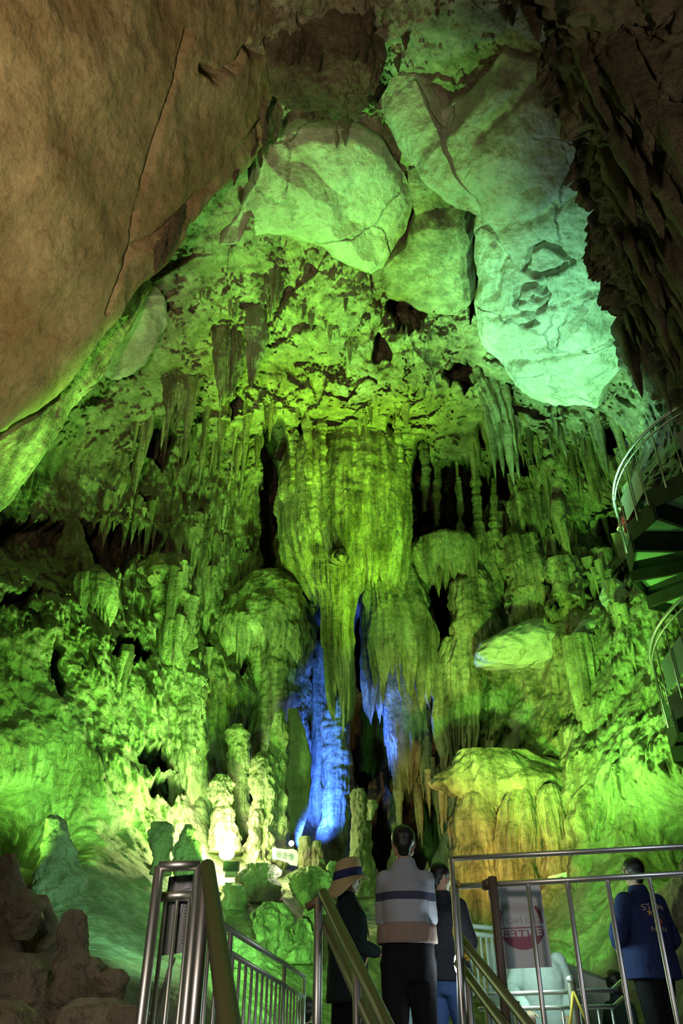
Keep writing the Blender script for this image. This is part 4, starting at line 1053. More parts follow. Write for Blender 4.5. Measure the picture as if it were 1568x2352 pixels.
# name board by the blue recess
nb_ = empty('name_board', at_r(655, 1985, 14.6)); tag(nb_, 'white name board with three dark characters beside the blue recess', 'sign')
def NB(u, v, off=0.0):
    A, B, C, D = at_y(625, 1944, 14.4), at_y(685, 1952, 14.4), at_y(683, 1990, 14.4), at_y(624, 1977, 14.4)
    return (A * (1 - u) + B * u) * (1 - v) + (D * (1 - u) + C * u) * v - np.array([0, 1, 0]) * off
mb = MB()
M['boardlit'] = plain('white_name_board', (0.95, 0.95, 0.95), .6)
outl = [(.0, .12), (.10, .03), (.2, .10), (.55, .08), (.8, .0), (.95, .08), (1, .25), (1.0, 1.0), (.72, 1.0), (.62, .9), (.3, .84), (.02, .9)]
V = [tuple(NB(u, v, .02)) for u, v in outl] + [tuple(NB(u, v, -.02)) for u, v in outl]
n_ = len(outl)
me = bpy.data.meshes.new('board'); me.from_pydata(V, [], [list(range(n_))[::-1], list(range(n_, 2 * n_))] + [[i, (i + 1) % n_, n_ + (i + 1) % n_, n_ + i] for i in range(n_)]); me.update()
link('board', me, M['boardlit'], nb_)
for k_, c_ in enumerate('\u89b3\u97f3\u50cf'):
    lettering('character', c_, .17 + .235 * k_, .30, .20, .42, M['ink'], nb_, .026, NB)
# small white plate beyond the tall railing
np_ = empty('name_plate', at_t(1280, 2014, 11.5)); tag(np_, 'small white plate on the bright green flowstone, just above the railing bar', 'sign')
def NP(u, v, off=0.0):
    A, B, C, D = at_y(1258, 2014, 13.6), at_y(1300, 2003, 13.6), at_y(1301, 2022, 13.6), at_y(1257, 2032, 13.6)
    return (A * (1 - u) + B * u) * (1 - v) + (D * (1 - u) + C * u) * v - np.array([0, 1, 0]) * off
MB().slab4(NP(0, 0), NP(1, 0), NP(1, 1), NP(0, 1), .03).build('plate', M['boardlit'], np_, False)
flat('writing', [[(.12, .42), (.8, .42), (.8, .62), (.12, .62)]], M['ink'], np_, .02, NP)

# lamps that show in the photograph
M['lampwhite'] = glow('lit_lens', (1.0, 1.0, 0.85), 30)
M['lampblue'] = glow('lit_blue_lens', (0.55, 0.55, 1.0), 12)
M['lampcool'] = glow('lit_cool_tube', (0.9, 1.0, 1.0), 14)
fl = empty('floodlight', at_r(512, 1965, 14.3)); tag(fl, 'glaring white flood lamp among the rocks behind the small gate', 'lamp')
cc = at_r(520, 1968, 14.3)
MB().box(cc + np.array([.10, -.04, -.16]), .26, .14, .14).build('housing', M['blacksteel'], fl, False)
MB().ball(cc + np.array([0, .0, .04]), (.13, .10, .09)).build('lens', M['lampwhite'], fl)
MB().box(cc + np.array([.10, .02, -.27]), .20, .10, .08).build('foot', M['concrete'], fl, False)
for (gx, gy, gw) in ((492, 1935, 48), (530, 1900, 40), (545, 1945, 28)):     # added bulbs standing in for the lamp's glare on nearby rock
    rk, _n = on_rock(gx, gy)
    g_ = rk - np.array([0, .45, 0])
    bulb('floodlight_glare', g_, (1.0, 1.0, 0.72), gw, .08)
fl = empty('floodlight', at_r(670, 1955, 15.6)); tag(fl, 'small blue flood lamp right above the white name board', 'lamp')
cc = at_r(669, 1937, 15.4)
MB().ball(cc, .05).build('lens', M['lampblue'], fl)
MB().box(cc + np.array([0, -.02, -.12]), .12, .1, .1).build('housing', M['blacksteel'], fl, False)
fl = empty('hanging_lamp', at_t(1049, 2235, 5.4)); tag(fl, 'bright white bulb on a cord beside the dark jacketed person', 'lamp')
MB().ball(at_t(1049, 2214, 5.4), (.02, .02, .058)).build('bulb', M['lampcool'], fl)
MB().tube([at_t(1049, 2234, 5.4), at_t(1051, 2352, 5.4)], .003, 6).build('cord', M['white'], fl)

# stair going down behind the platform: pale wall, whitened steel rails, near landing rails
o = MB().hexa([at_y(1120, 2420, 9.6), at_y(1440, 2420, 9.9), at_y(1440, 2420, 10.1), at_y(1120, 2420, 9.8), at_y(1120, 2165, 9.6), at_y(1420, 2262, 9.9), at_y(1420, 2262, 10.1), at_y(1120, 2165, 9.8)]).build('wall_stairwell', M['palewall'], shade=False)
tag(o, kind='structure')
M['whitepaint'] = plain('white_painted_tube', (0.8, 0.85, 0.82), .4, noise=.03)  # stainless tube, whitened in colour to look brightly lit
wr = empty('railing', at_t(1330, 2300, 8.4)); tag(wr, 'brightly lit pale railing sloping down on the retaining wall beyond the sign panel', 'railing')
e0, e1 = at_t(1050, 2140, 8.3), at_t(1390, 2236, 9.1)
e0 = at_t(1240, 2196, 8.4); e1 = at_t(1420, 2262, 9.2)
f0 = at_t(1240, 2214, 8.4); f1 = at_t(1420, 2278, 9.2)
MB().tube([e0, e1], .03).build('top_rail', M['whitepaint'], wr)
MB().tube([f0, f1], .03).build('lower_rail', M['whitepaint'], wr)
for k in range(6):
    q = e0 + (e1 - e0) * (.07 + .18 * k)
    MB().tube([q, down(q, q[2] - .9)], .014, 8).build('baluster', M['whitepaint'], wr)
wr = empty('railing', at_t(1100, 2250, 8.4)); tag(wr, 'short lit railing with thin bars left behind the sign panel', 'railing')
e0, e1 = at_t(1070, 2126, 8.0), at_t(1135, 2132, 8.0)
f0, f1 = at_t(1070, 2143, 8.0), at_t(1135, 2151, 8.0)
MB().tube([e0, e1], .022).build('top_rail', M['whitepaint'], wr)
MB().tube([f0, f1], .024).build('lower_rail', M['whitepaint'], wr)
for k in range(5):
    q = f0 + (f1 - f0) * (.1 + .2 * k)
    MB().tube([q, down(q, q[2] - .55)], .011, 8).build('baluster', M['whitepaint'], wr)
nr_ = empty('railing', at_t(1280, 2352, 6.4)); tag(nr_, 'dull steel landing railing with two bars held by the person in grey', 'railing')
e0, e1, e2 = at_t(1100, 2285, 6.3), at_t(1405, 2275, 6.3), at_t(1425, 2255, 6.9)
f0, f1, f2 = at_t(1100, 2318, 6.3), at_t(1408, 2312, 6.3), at_t(1430, 2292, 6.9)
MB().tube([e0, e1, e2], .018).build('top_rail', M['steel'], nr_)
MB().tube([f0, f1, f2], .017).build('lower_rail', M['steel'], nr_)
for pxx in (1165, 1205, 1250, 1290, 1330, 1372, 1404):
    q = f0 + (f1 - f0) * ((pxx - 1100) / 308.0)
    MB().tube([q, down(q, PLAT - .6)], .012, 8).build('baluster', M['steel'], nr_)
q = at_t(1311, 2258, 6.25)
po = MB().tube([q, down(q, PLAT - .6)], .036).build('post', M['darkwrap'], nr_); po['label'] = 'brown wrapped post'
MB().ball(q + np.array([0, 0, .02]), .036).build('post_cap', M['steel'], nr_)['label'] = 'grey domed cap'
cb = MB()
for s_ in (-1, 1):
    cb.tube([q + np.array([0, -.03, -.06]), q + np.array([s_ * .05, -.06, -.22]), q + np.array([s_ * .12, -.06, -.42])], .012, 8)
o = cb.build('cord', M['rope']); tag(o, 'brownish cord tied around the capped post of the landing railing', 'cord')

# ------------------------------------------------------------------ spiral stair
M['frost'] = sheet_mat('frosted_panel', (0.45, 0.55, 0.50), .5)
M['greypanel'] = plain('grey_panel', (0.42, 0.40, 0.36), .6, noise=.06)
SPC = np.array([6.15, 10.6]); SPR = 1.5; PITCHM = 2.9
Z0 = at_t(1402, 1095, 13.0)[2]            # rail height where the outer rail turns leftmost
def hel(a, r, dz=0.0):                    # a in turns past the leftmost point, climbing towards the viewer
    w = math.pi + 2 * math.pi * a
    return np.array([SPC[0] + r * math.cos(w), SPC[1] + r * math.sin(w), Z0 - 1.05 + PITCHM * a + dz])
sp = empty('spiral_stair', (SPC[0], SPC[1], .0)); tag(sp, 'dark steel spiral staircase with frosted side panels at the right edge', 'staircase')
a0, a1 = -1.75, .62
N_ = 14
MB().tube([(SPC[0], SPC[1], .2), (SPC[0], SPC[1], Z0 + 2.5)], .12, 20).build('newel', M['blacksteel'], sp)
MB().tube([hel(a, SPR, 1.05) for a in np.linspace(a0, a1, 140)], .03).build('handrail', M['steel'], sp)
MB().tube([hel(a, SPR, .92) for a in np.linspace(a0, a1, 140)], .018).build('mid_rail', M['steel'], sp)['label'] = 'thinner rail below the handrail'
k0, k1 = int(a0 * N_), int(a1 * N_)
for k in range(k0, k1):
    a = k / N_
    mb = MB()
    q = [hel(a - .002, .1), hel(a - .002, SPR), hel(a + 1 / N_ + .004, SPR), hel(a + 1 / N_ + .004, .1)]
    z = hel(a)[2] if False else q[0][2]
    def L(p, dz): return np.array([p[0], p[1], z + dz])
    # front and rear bearers and the outer edge plate
    for (i, j) in ((0, 1), (3, 2)):
        p, r = q[i], q[j]
        d = np.array([r[1] - p[1], -(r[0] - p[0]), 0]); d /= np.linalg.norm(d); d *= .03
        mb.hexa([L(p, -.2) - d, L(r, -.2) - d, L(r, -.2) + d, L(p, -.2) + d, L(p, 0) - d, L(r, 0) - d, L(r, 0) + d, L(p, 0) + d])
    p, r = q[1], q[2]
    d = np.array([p[0] + r[0], p[1] + r[1], 0]) / 2 - np.array([SPC[0], SPC[1], 0]); d /= np.linalg.norm(d); d *= .015
    mb.hexa([L(p, -.22) - d, L(r, -.22) - d, L(r, -.22) + d, L(p, -.22) + d, L(p, .12) - d, L(r, .12) - d, L(r, .12) + d, L(p, .12) + d])
    tr = mb.build('tread', M['blacksteel'], sp, False)
    mb = MB()
    mb.hexa([L(q[0], -.03), L(q[1], -.03), L(q[2], -.03), L(q[3], -.03), L(q[0], -.005), L(q[1], -.005), L(q[2], -.005), L(q[3], -.005)])
    mb.build('tread_plate', M['frost'], tr, False)
    b_ = hel(a + .5 / N_, SPR); MB().tube([b_ + np.array([0, 0, -.12]), hel(a + .5 / N_, SPR, 1.05)], .014, 8).build('baluster', M['steel'], sp)
    b_ = hel(a + .95 / N_, SPR); MB().tube([b_ + np.array([0, 0, -.12]), hel(a + .95 / N_, SPR, 1.05)], .010, 8).build('baluster', M['steel'], sp)
    # side panel between two balusters
    if k % 2 == 0 or k > 1:
        s0, s1 = a + .04 / N_ , a + .90 / N_
        pn_ = MB().hexa([hel(s0, SPR - .012, .17), hel(s1, SPR - .012, .17), hel(s1, SPR + .0, .17), hel(s0, SPR + .0, .17), hel(s0, SPR - .012, .62), hel(s1, SPR - .012, .62), hel(s1, SPR + .0, .62), hel(s0, SPR + .0, .62)])
        pn_.build('side_panel', M['greypanel'] if k >= 0 else M['frost'], sp, False)
# ------------------------------------------------------------------ people
from mathutils.bvhtree import BVHTree
def cap(mb, a, b, ra, rb, n=14, sq=1.0):
    """tapered capsule"""
    a = np.array(a, float); b = np.array(b, float)
    d = b - a; L = np.linalg.norm(d)
    d = d / L if L > 1e-6 else np.array([0, 0, 1.0])
    u = np.cross(d, [0.3, 1.0, 0.2]); u /= np.linalg.norm(u); w = np.cross(d, u)
    rows = []
    for t in np.linspace(-math.pi / 2, 0, 6)[:]: rows.append((a + d * ra * math.sin(t), max(ra * math.cos(t), 1e-4)))
    for f in (.33, .66): rows.append((a + (b - a) * f, ra + (rb - ra) * f))
    for t in np.linspace(0, math.pi / 2, 6): rows.append((b + d * rb * math.sin(t), max(rb * math.cos(t), 1e-4)))
    th = np.linspace(0, 2 * np.pi, n, endpoint=False)
    V = np.concatenate([c + r * (np.cos(th)[:, None] * u + np.sin(th)[:, None] * w) for c, r in rows])
    m = len(rows)
    idx = np.arange(m * n).reshape(m, n); nx = np.roll(idx, -1, 1)
    mb.add(V, np.stack([idx[:-1], nx[:-1], nx[1:], idx[1:]], -1).reshape(-1, 4))
def loft(mb, rows, n=32, p=2.4):
    """rows of (z, half width, half depth, y offset[, x offset]); closed top and bottom"""
    th = np.linspace(0, 2 * np.pi, n, endpoint=False)
    c, s = np.cos(th), np.sin(th)
    c = np.sign(c) * np.abs(c) ** (2 / p); s = np.sign(s) * np.abs(s) ** (2 / p)
    V = [np.stack([(q[4] if len(q) > 4 else 0) + q[1] * c, q[3] + q[2] * s, np.full(n, q[0])], -1) for q in rows]
    m = len(rows)
    V = np.concatenate(V + [np.array([[rows[0][4] if len(rows[0]) > 4 else 0, rows[0][3], rows[0][0]]]), np.array([[rows[-1][4] if len(rows[-1]) > 4 else 0, rows[-1][3], rows[-1][0]]])])
    idx = np.arange(m * n).reshape(m, n); nx = np.roll(idx, -1, 1)
    T = np.concatenate([np.stack([np.full(n, m * n), nx[0], idx[0]], -1), np.stack([np.full(n, m * n + 1), idx[-1], nx[-1]], -1)])
    mb.add(V, np.stack([idx[:-1], nx[:-1], nx[1:], idx[1:]], -1).reshape(-1, 4), T)
def fuse(name, mb, mat, parent, voxel=.012, smooth_it=4, wrinkle=0.0, seed=0, keep=None):
    """fuse overlapping pieces into one continuous skin"""
    V = np.concatenate(mb.v); Q = np.concatenate(mb.q); T = np.concatenate(mb.t) if mb.t else None
    o = bpy.data.objects.new(name, raw_mesh(name, V, Q, T)); COL.objects.link(o)
    r = o.modifiers.new('fuse', 'REMESH'); r.mode = 'VOXEL'; r.voxel_size = voxel
    s = o.modifiers.new('soften', 'SMOOTH'); s.iterations = smooth_it; s.factor = .5
    bpy.context.view_layer.update()
    dg = bpy.context.evaluated_depsgraph_get()
    me = bpy.data.meshes.new_from_object(o.evaluated_get(dg))
    bpy.data.objects.remove(o)
    n = len(me.vertices)
    if wrinkle:
        co = np.empty(n * 3, np.float32); me.vertices.foreach_get('co', co); co = co.reshape(-1, 3)
        no = np.empty(n * 3, np.float32); me.vertices.foreach_get('normal', no); no = no.reshape(-1, 3)
        w = wrinkle * (fbm(co[:, 0] * 9, co[:, 1] * 9, co[:, 2] * 5, seed, 3) + .6 * np.abs(pn(co[:, 0] * 7 + co[:, 2] * 5, co[:, 1] * 8, co[:, 2] * 12, seed + 5)))
        co = co + no * w[:, None]
        me.vertices.foreach_set('co', co.ravel())
    me.polygons.foreach_set('use_smooth', np.ones(len(me.polygons), bool))
    me.update()
    me.name = name
    o = bpy.data.objects.new(name, me); COL.objects.link(o); me.materials.append(mat)
    o.parent = parent
    return o

M['skin'] = plain('skin', (0.50, 0.31, 0.22), .55, noise=.06, scale=30)
M['hair'] = plain('black_hair', (0.012, 0.010, 0.010), .45, noise=.3, scale=60, bump=.3)
def cloth(name, col, noise=.12): return plain(name, col, .9, 0, .2, noise, 25, .25)

def hand(mb, wrist, direc, up, side, curl=.35, r=.0105):
    """palm, four unequal bent fingers and a thumb leaving the side of the palm"""
    d = np.array(direc, float); d /= np.linalg.norm(d)
    u = np.array(up, float); u -= d * (u @ d); u /= np.linalg.norm(u)      # back of the hand
    s = np.cross(d, u) * side                                             # towards the thumb
    w = np.array(wrist, float)
    for k in (-1, -.33, .33, 1):
        cap(mb, w + s * .012 * k, w + d * .082 + s * .028 * k, .014, .013, 8)
    for i, (k, L) in enumerate(((1, .068), (.36, .078), (-.3, .072), (-1, .055))):
        p = w + d * .085 + s * .029 * k; q = d.copy()
        for j, (f, c) in enumerate(((.45, curl), (.3, curl * 1.3), (.25, curl))):
            q = q * math.cos(c) - u * math.sin(c); q /= np.linalg.norm(q)
            u2 = u
            e = p + q * L * f
            cap(mb, p, e, r - .001 * j, r - .001 * (j + 1), 8)
            p = e
    p = w + d * .025 + s * .03
    q = d * .6 + s * .75 - u * .25; q /= np.linalg.norm(q)
    e = p + q * .04; cap(mb, p, e, .013, .0115, 8)
    q = d * .85 + s * .35 - u * .35; q /= np.linalg.norm(q)
    cap(mb, e, e + q * .032, .0115, .009, 8)

def person(label, pos, z, H, yaw, arms, top, legs, hair='short', jacket=None, sleeves=.052, hem=.86, loose=.02, stride=.06, hat=None, turn=0.0, lean=0.0, shoe=(.03, .03, .03), seed=0, split=None, voxel=.008, sw=.168):
    """arms: two (elbow, wrist) pairs in the person's own frame (x right, y ahead) for left then right"""
    e = empty('person', (pos[0], pos[1], z), yaw)
    e.scale = (H / 1.7,) * 3
    bpy.context.view_layer.update()
    tag(e, label, 'person')
    hc = np.array([0, .015 + lean * .6, 1.592])
    shl = [np.array([-sw, -.01 + lean * .4, 1.355]), np.array([sw, -.01 + lean * .4, 1.355])]
    k_ = sw / .185
    ct, st = math.cos(turn), math.sin(turn)
    def hd(x, y, zz): return hc + np.array([x * ct - y * st, x * st + y * ct, zz])
    # ---- body
    b = MB()
    b.ball(hd(0, -.012, .03), (.074, .088, .088), 12)
    cap(b, hd(0, .018, -.03), hd(0, .030, -.075), .066, .040)
    cap(b, hd(-.045, .0, -.05), hd(0, .045, -.088), .03, .026); cap(b, hd(.045, .0, -.05), hd(0, .045, -.088), .03, .026)
    cap(b, hd(0, .078, .018), hd(0, .100, -.022), .010, .014); cap(b, hd(-.012, .088, -.024), hd(.012, .088, -.024), .010, .010)
    cap(b, hd(-.035, .072, .03), hd(.035, .072, .03), .015, .015)
    cap(b, hd(-.016, .080, -.054), hd(.016, .080, -.054), .009, .009); cap(b, hd(-.014, .077, -.067), hd(.014, .077, -.067), .009, .009)
    for s in (-1, 1):
        cap(b, hd(s * .076, -.012, .015), hd(s * .074, -.008, -.02), .013, .010)
        cap(b, hd(s * .030, .066, .008), hd(s * .034, .066, .008), .012, .012)
    cap(b, (0, -.005 + lean * .5, 1.40), hc + np.array([0, -.02, -.07]), .060, .052)
    loft(b, [(.80, .13, .09, 0), (.90, .165, .11, 0), (1.02, .135, .095, 0), (1.2, .16 * k_, .11, lean * .2), (1.34, .175 * k_, .10, lean * .35), (1.42, .10, .07, lean * .45)])
    for i, s in enumerate((-1, 1)):
        el, wr = np.array(arms[i][0]), np.array(arms[i][1])
        cap(b, shl[i], el, .050, .040); cap(b, el, wr, .040, .026)
        hand(b, wr, wr - el, arms[i][2] if len(arms[i]) > 2 else (s * .6, .2, .8), -s, arms[i][3] if len(arms[i]) > 3 else .35)
        hp = np.array([s * .085, 0, .86]); kn = np.array([s * .095, .02 + s * stride, .47]); an = np.array([s * .10, -.02 + s * stride, .09])
        cap(b, hp, kn, .085, .055); cap(b, kn, an, .056, .038)
        cap(b, an + (0, -.03, -.05), an + (0, .13, -.055), .036, .030)
    body = fuse('body', b, M['skin'], e, voxel, 3)
    # ---- trousers and shoes
    t = MB()
    loft(t, [(.74, .16, .105, 0), (.84, .18, .125, 0), (.95, .175, .12, 0), (1.03, .15, .105, 0)])
    sh = MB()
    for s in (-1, 1):
        hp = np.array([s * .085, 0, .84]); kn = np.array([s * .095, .02 + s * stride, .47]); an = np.array([s * .10, -.02 + s * stride, .10])
        cap(t, hp, kn, .105, .080); cap(t, kn, an, .080, .068)
        cap(sh, an + (0, -.03, -.055), an + (0, .14, -.06), .046, .040)
    fuse('trousers', t, legs, e, .012, 4, .006, seed)
    fuse('shoes', sh, cloth('dark_shoe', shoe), e, .012, 3)
    # ---- top
    j = MB(); g = loose
    loft(j, [(hem, .185 + g, .13 + g, 0), (hem + .12, .178 + g, .125 + g, 0), (1.06, .165 * k_ + g, .12 + g, lean * .1), (1.2, .178 * k_ + g, .125 + g, lean * .2), (1.32, .19 * k_ + g * .6, .12 + g * .6, lean * .35), (1.385, .150 * k_, .095, lean * .42), (1.42, .105, .084, lean * .45), (1.445, .085, .078, lean * .48), (1.495, .068, .066, lean * .52, 0)])
    for i in (0, 1):
        el, wr = np.array(arms[i][0]), np.array(arms[i][1])
        cap(j, shl[i], el, sleeves + .014, sleeves + .004); cap(j, el, wr - (wr - el) * .10, sleeves + .004, sleeves - .010)
    tp = fuse('jacket' if jacket else 'shirt', j, top, e, .012, 4, .010, seed + 3)
    # ---- hair
    hm = MB()
    if hair == 'short':
        hm.ball(hd(0, -.020, .042), (.086, .096, .088), 14); cap(hm, hd(0, -.055, -.01), hd(0, -.045, -.055), .060, .045)
    elif hair == 'bob':
        hm.ball(hd(0, -.022, .040), (.096, .102, .092), 14)
        for s in (-1, 1): cap(hm, hd(s * .055, -.03, .02), hd(s * .058, -.025, -.09), .046, .036)
        cap(hm, hd(0, -.06, .0), hd(0, -.055, -.10), .06, .045)
        cap(hm, hd(-.04, .060, .062), hd(.04, .060, .062), .030, .030)
    else:
        hm.ball(hd(0, -.020, .036), (.083, .094, .086), 14); cap(hm, hd(0, -.05, .0), hd(0, -.05, -.09), .055, .048)
    fuse('hair', hm, M['hair'], e, .008, 3, .004, seed + 7)
    return e, tp, hd
def mirror_arm(el, wr): return ((-el[0], el[1], el[2]), (-wr[0], wr[1], wr[2]))
HANG = (((-.25, -.03, 1.10), (-.26, .05, .86)), ((.25, -.03, 1.10), (.26, .05, .86)))
FRONT = (((-.26, -.02, 1.10), (-.12, .22, 1.08)), ((.26, -.02, 1.10), (.12, .22, 1.08)))
def pos(px, py, t):
    p = at_t(px, py, t); return p[0], p[1]

# person in the bucket hat, side on
M['coat'] = cloth('dark_green_coat', (0.014, 0.024, 0.026))
M['black'] = cloth('black_trousers', (0.010, 0.010, 0.012))
e1, tp, hd1 = person('person in a beige bucket hat and dark coat standing sideways beyond the middle handrail', pos(797, 1985, 6.2), PLAT, 1.58, -math.pi / 2 + .25,
       (((-.24, .0, 1.10), (-.13, .24, 1.06)), ((.24, -.02, 1.10), (.14, .22, 1.04))), M['coat'], M['black'], 'long', True, .058, .70, .035, seed=11)
M['hat'] = cloth('beige_hat', (0.48, 0.38, 0.20)); M['band'] = cloth('navy_hat_band', (0.03, 0.04, 0.13))
def ringlathe(prof, c, n=48, wav=0.0, ax=1.12):
    th = np.linspace(0, 2 * np.pi, n, endpoint=False)
    V = np.stack([np.stack([c[0] + r * np.cos(th), c[1] + r * ax * np.sin(th), np.full(n, c[2] + z) + wav * (r > .11) * np.sin(3 * th + 1) * (r - .10) * 4], -1) for r, z in prof])
    return V
hc = hd1(0, -.01, .0)
th_ = np.linspace(0, 2 * np.pi, 64, endpoint=False)
def hatprof(prof):
    V = []
    for r, z in prof:
        out = max(0.0, r - .118)
        V.append(np.stack([hc[0] + r * np.cos(th_), hc[1] + r * 1.08 * np.sin(th_), hc[2] + z + z * 0 + .22 * (r * np.sin(th_)) + out * (.9 * np.sin(th_) + .5 * np.sin(3 * th_ + .6))], -1))
    return np.array(V)
hat = link('bucket_hat', grid_mesh('bucket_hat', hatprof([(.004, .176), (.05, .173), (.082, .160), (.102, .13), (.112, .08), (.117, .03), (.119, .012), (.14, -.012), (.165, -.045), (.178, -.062), (.174, -.066), (.14, -.022), (.112, .008), (.108, .02)]), closed_u=True, flip=True), M['hat'])
hat.parent = e1
bnd = link('hat_band', grid_mesh('hat_band', hatprof([(.1175, .012), (.1205, .014), (.1185, .060), (.1140, .078), (.111, .08)]), closed_u=True, flip=True), M['band'])
bnd.parent = hat
bnd['label'] = 'navy hat band'
# bag strap across the coat
s_ = MB(); s_.tube([(-.10, .13, 1.44), (-.02, .165, 1.30), (.12, .17, 1.08), (.20, .08, .92)], .009, 8)
st_ = s_.build('bag_strap', M['hat'], None); st_.parent = e1; st_['label'] = 'pale shoulder strap'

# person in the striped shirt, from behind
def striped(name):
    m, nt, b = new_mat(name)
    b.inputs['Roughness'].default_value = .9
    tc = nt.nodes.new('ShaderNodeTexCoord'); sx = nt.nodes.new('ShaderNodeSeparateXYZ')
    nt.links.new(tc.outputs['Object'], sx.inputs[0])
    r = nt.nodes.new('ShaderNodeValToRGB'); r.color_ramp.interpolation = 'CONSTANT'
    mr = nt.nodes.new('ShaderNodeMapRange'); mr.inputs[1].default_value = .85; mr.inputs[2].default_value = 1.5
    nt.links.new(sx.outputs[2], mr.inputs[0]); nt.links.new(mr.outputs[0], r.inputs[0])
    cols = [(0, (.28, .20, .16)), (.10, (.08, .07, .08)), (.17, (.30, .22, .18)), (.36, (.40, .42, .48)), (.57, (.05, .055, .10)), (.645, (.33, .35, .40))]
    el = r.color_ramp.elements
    while len(el) < len(cols): el.new(.5)
    for k, (p, c) in enumerate(cols): el[k].position = p; el[k].color = (*c, 1)
    nt.links.new(r.outputs[0], b.inputs['Base Color'])
    return m
M['stripe'] = striped('striped_shirt')
person('tall person seen from behind, pale shirt with a dark stripe, black trousers', pos(925, 1910, 5.75), PLAT, 1.75, -.05,
       (((-.165, .10, 1.12), (-.10, .30, 1.14)), ((.17, .10, 1.12), (.10, .30, 1.15))), M['stripe'], M['black'], 'short', None, .050, .96, .02, seed=21, sw=.142)
# person in the dark jacket, half turned right
M['darkjacket'] = cloth('dark_grey_jacket', (0.035, 0.036, 0.045), .4); M['jeans'] = cloth('blue_jeans', (0.08, 0.14, 0.34))
person('shorter person in a dark jacket looking right, close behind the striped shirt', pos(1010, 1992, 6.25), PLAT, 1.60, -.75,
       FRONT, M['darkjacket'], M['jeans'], 'short', True, .060, .84, .035, turn=-.55, seed=31)
# staff member in the blue jacket
M['bluejacket'] = cloth('blue_jacket', (0.022, 0.032, 0.105))
e4, tp4, hd4 = person('person in a blue staff jacket seen from behind beyond the tall railing', pos(1452, 1985, 6.9), PLAT, 1.74, .40,
       (((-.33, -.05, 1.12), (-.14, .20, 1.06), (-.6, .2, .8), .5), ((.27, .0, 1.10), (.22, .16, .93))), M['bluejacket'], M['black'], 'short', True, .070, .80, .05, seed=41)
bpy.context.view_layer.update()
bv = BVHTree.FromObject(tp4, bpy.context.evaluated_depsgraph_get())
def JB(u, v, off=.004):                   # on the back: u 0..1 across (as one reads it), v 0..1 down
    x = -.15 + .30 * u; zz = 1.36 - .26 * v
    h = bv.ray_cast(Vector((x, -.8, zz)), Vector((0, 1, 0)))
    return np.array(h[0]) + np.array([0, -off, 0])
def onback(o, lab):
    o.parent = e4; o.parent_type = 'OBJECT'; o['label'] = lab
M['printwarm'] = cloth('cream_print', (0.62, 0.45, 0.36)); M['printgold'] = cloth('gold_print', (0.60, 0.38, 0.12)); M['printred'] = cloth('red_print', (0.42, 0.08, 0.07)); M['printdim'] = cloth('dim_print', (0.07, 0.10, 0.12))
onback(lettering('lettering', 'STAFF', .12, .06, .78, .17, M['printwarm'], None, .006, JB, arc=.06), 'cream staff lettering')
onback(lettering('lettering', 'NIZN', .22, .74, .52, .13, M['printwarm'], None, .006, JB), 'cream lettering under the emblem')
def star(cu, cv, r):
    out = []
    for k in range(10):
        q = math.pi / 2 + k * math.pi / 5; rr = r if k % 2 == 0 else r * .45
        out.append((cu + rr * math.cos(q), cv - rr * 1.15 * math.sin(q)))
    return out
onback(flat('emblem_star', [star(.30, .34, .10)], M['printgold'], None, .006, JB), 'gold star')
onback(flat('emblem_disc', disc(.55, .58, .085, .10, 0, 360, 24), M['printred'], None, .0065, JB), 'red disc')
onback(flat('emblem_rings', disc(.55, .55, .20, .20, -20, 200, 24, .86) + disc(.25, .50, .12, .08, 20, 200, 14, .8), M['printdim'], None, .006, JB), 'dim rings')
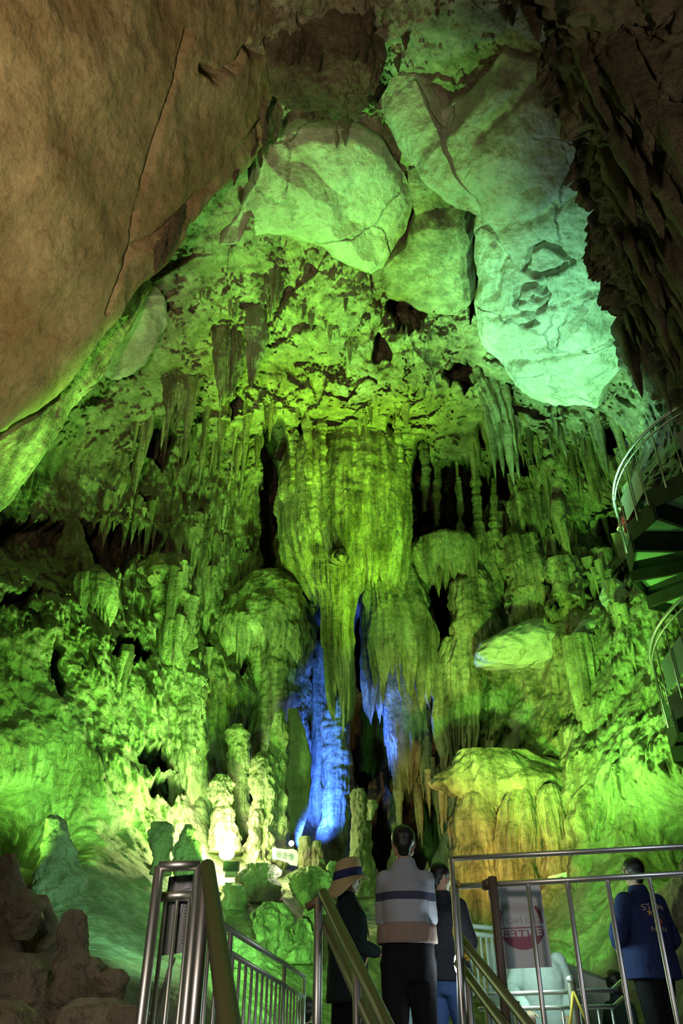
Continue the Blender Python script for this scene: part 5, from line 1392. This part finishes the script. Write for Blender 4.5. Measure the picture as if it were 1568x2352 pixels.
# people on the lower landing
M['greytop'] = cloth('grey_fleece', (0.42, 0.46, 0.45)); M['greytrousers'] = cloth('grey_trousers', (0.40, 0.44, 0.44))
pz = .66
p5 = pos(1236, 2192, 7.15)
hx = at_t(1212, 2281, 6.33)
er, _, _ = person('person in a grey fleece behind the white sign panel, one hand on the landing rail', p5, pz, 1.66, math.pi - .15,
       (((-.26, .02, 1.10), (-.20, .20, .92)), ((.29, .06, 1.13), (.19, .66, .955), (0, .1, 1), .75)), M['greytop'], M['greytrousers'], 'bob', True, .064, .80, .05, seed=51, turn=.2, voxel=.007)
M['darktop'] = cloth('dark_green_top', (0.03, 0.05, 0.05))
person('dark haired person in profile looking right, low beside the staff member', pos(1408, 2226, 8.2), .35, 1.60, -1.25,
       HANG, M['darktop'], M['black'], 'bob', True, .058, .80, .03, seed=61, turn=-.25)
M['paleblue'] = cloth('pale_blue_trousers', (0.50, 0.58, 0.75))
person('person in pale trousers glimpsed between the legs of the striped shirt', pos(938, 2060, 8.3), PLAT - .02, 1.62, .1,
       FRONT, M['darktop'], M['paleblue'], 'short', True, .055, .9, .01, seed=71)
person('dark haired person low at the far end of the left railing', pos(703, 2282, 7.2), .08, 1.62, .2,
       FRONT, M['black'], M['black'], 'short', True, .056, .84, .02, seed=81)
M['sky'] = cloth('light_blue_top', (0.40, 0.62, 0.78))
person('person in a light blue top cut off by the right edge of the picture', pos(1598, 2175, 8.0), .46, 1.64, .5,
       HANG, M['sky'], M['black'], 'short', True, .056, .84, .02, seed=91)
# camera screen held by the low person
ph = empty('camera', at_t(727, 2318, 6.9)); tag(ph, 'small camera with a lit screen held at the far end of the left railing', 'camera')
MB().box(at_t(727, 2316, 6.9), .10, .04, .07).build('camera_body', M['ink'], ph, False)
M['screen'] = glow('lit_screen', (.75, .95, .9), 3.0)
MB().box(at_t(727, 2316, 6.9) + np.array([0, -.022, .0]), .07, .004, .05).build('screen', M['screen'], ph, False)
# visitor on the spiral stair
M['redtop'] = cloth('dark_red_top', (0.16, 0.015, 0.02)); M['palehat'] = cloth('pale_cap', (0.50, 0.48, 0.42))
hp = hel(-.10, 1.32)
e10, _, hd10 = person('person in a dark red top and pale cap behind the spiral stair railing', (hp[0], hp[1]), hp[2], 1.45, .6,
       FRONT, M['redtop'], M['black'], 'short', True, .056, .86, .02, seed=95)
hatp = link('cap', grid_mesh('cap', ringlathe([(.004, .145), (.05, .140), (.085, .115), (.098, .07), (.102, .02), (.100, -.01), (.09, .0)], hd10(0, -.01, 0), 40), closed_u=True, flip=True), M['palehat']); hatp.parent = e10
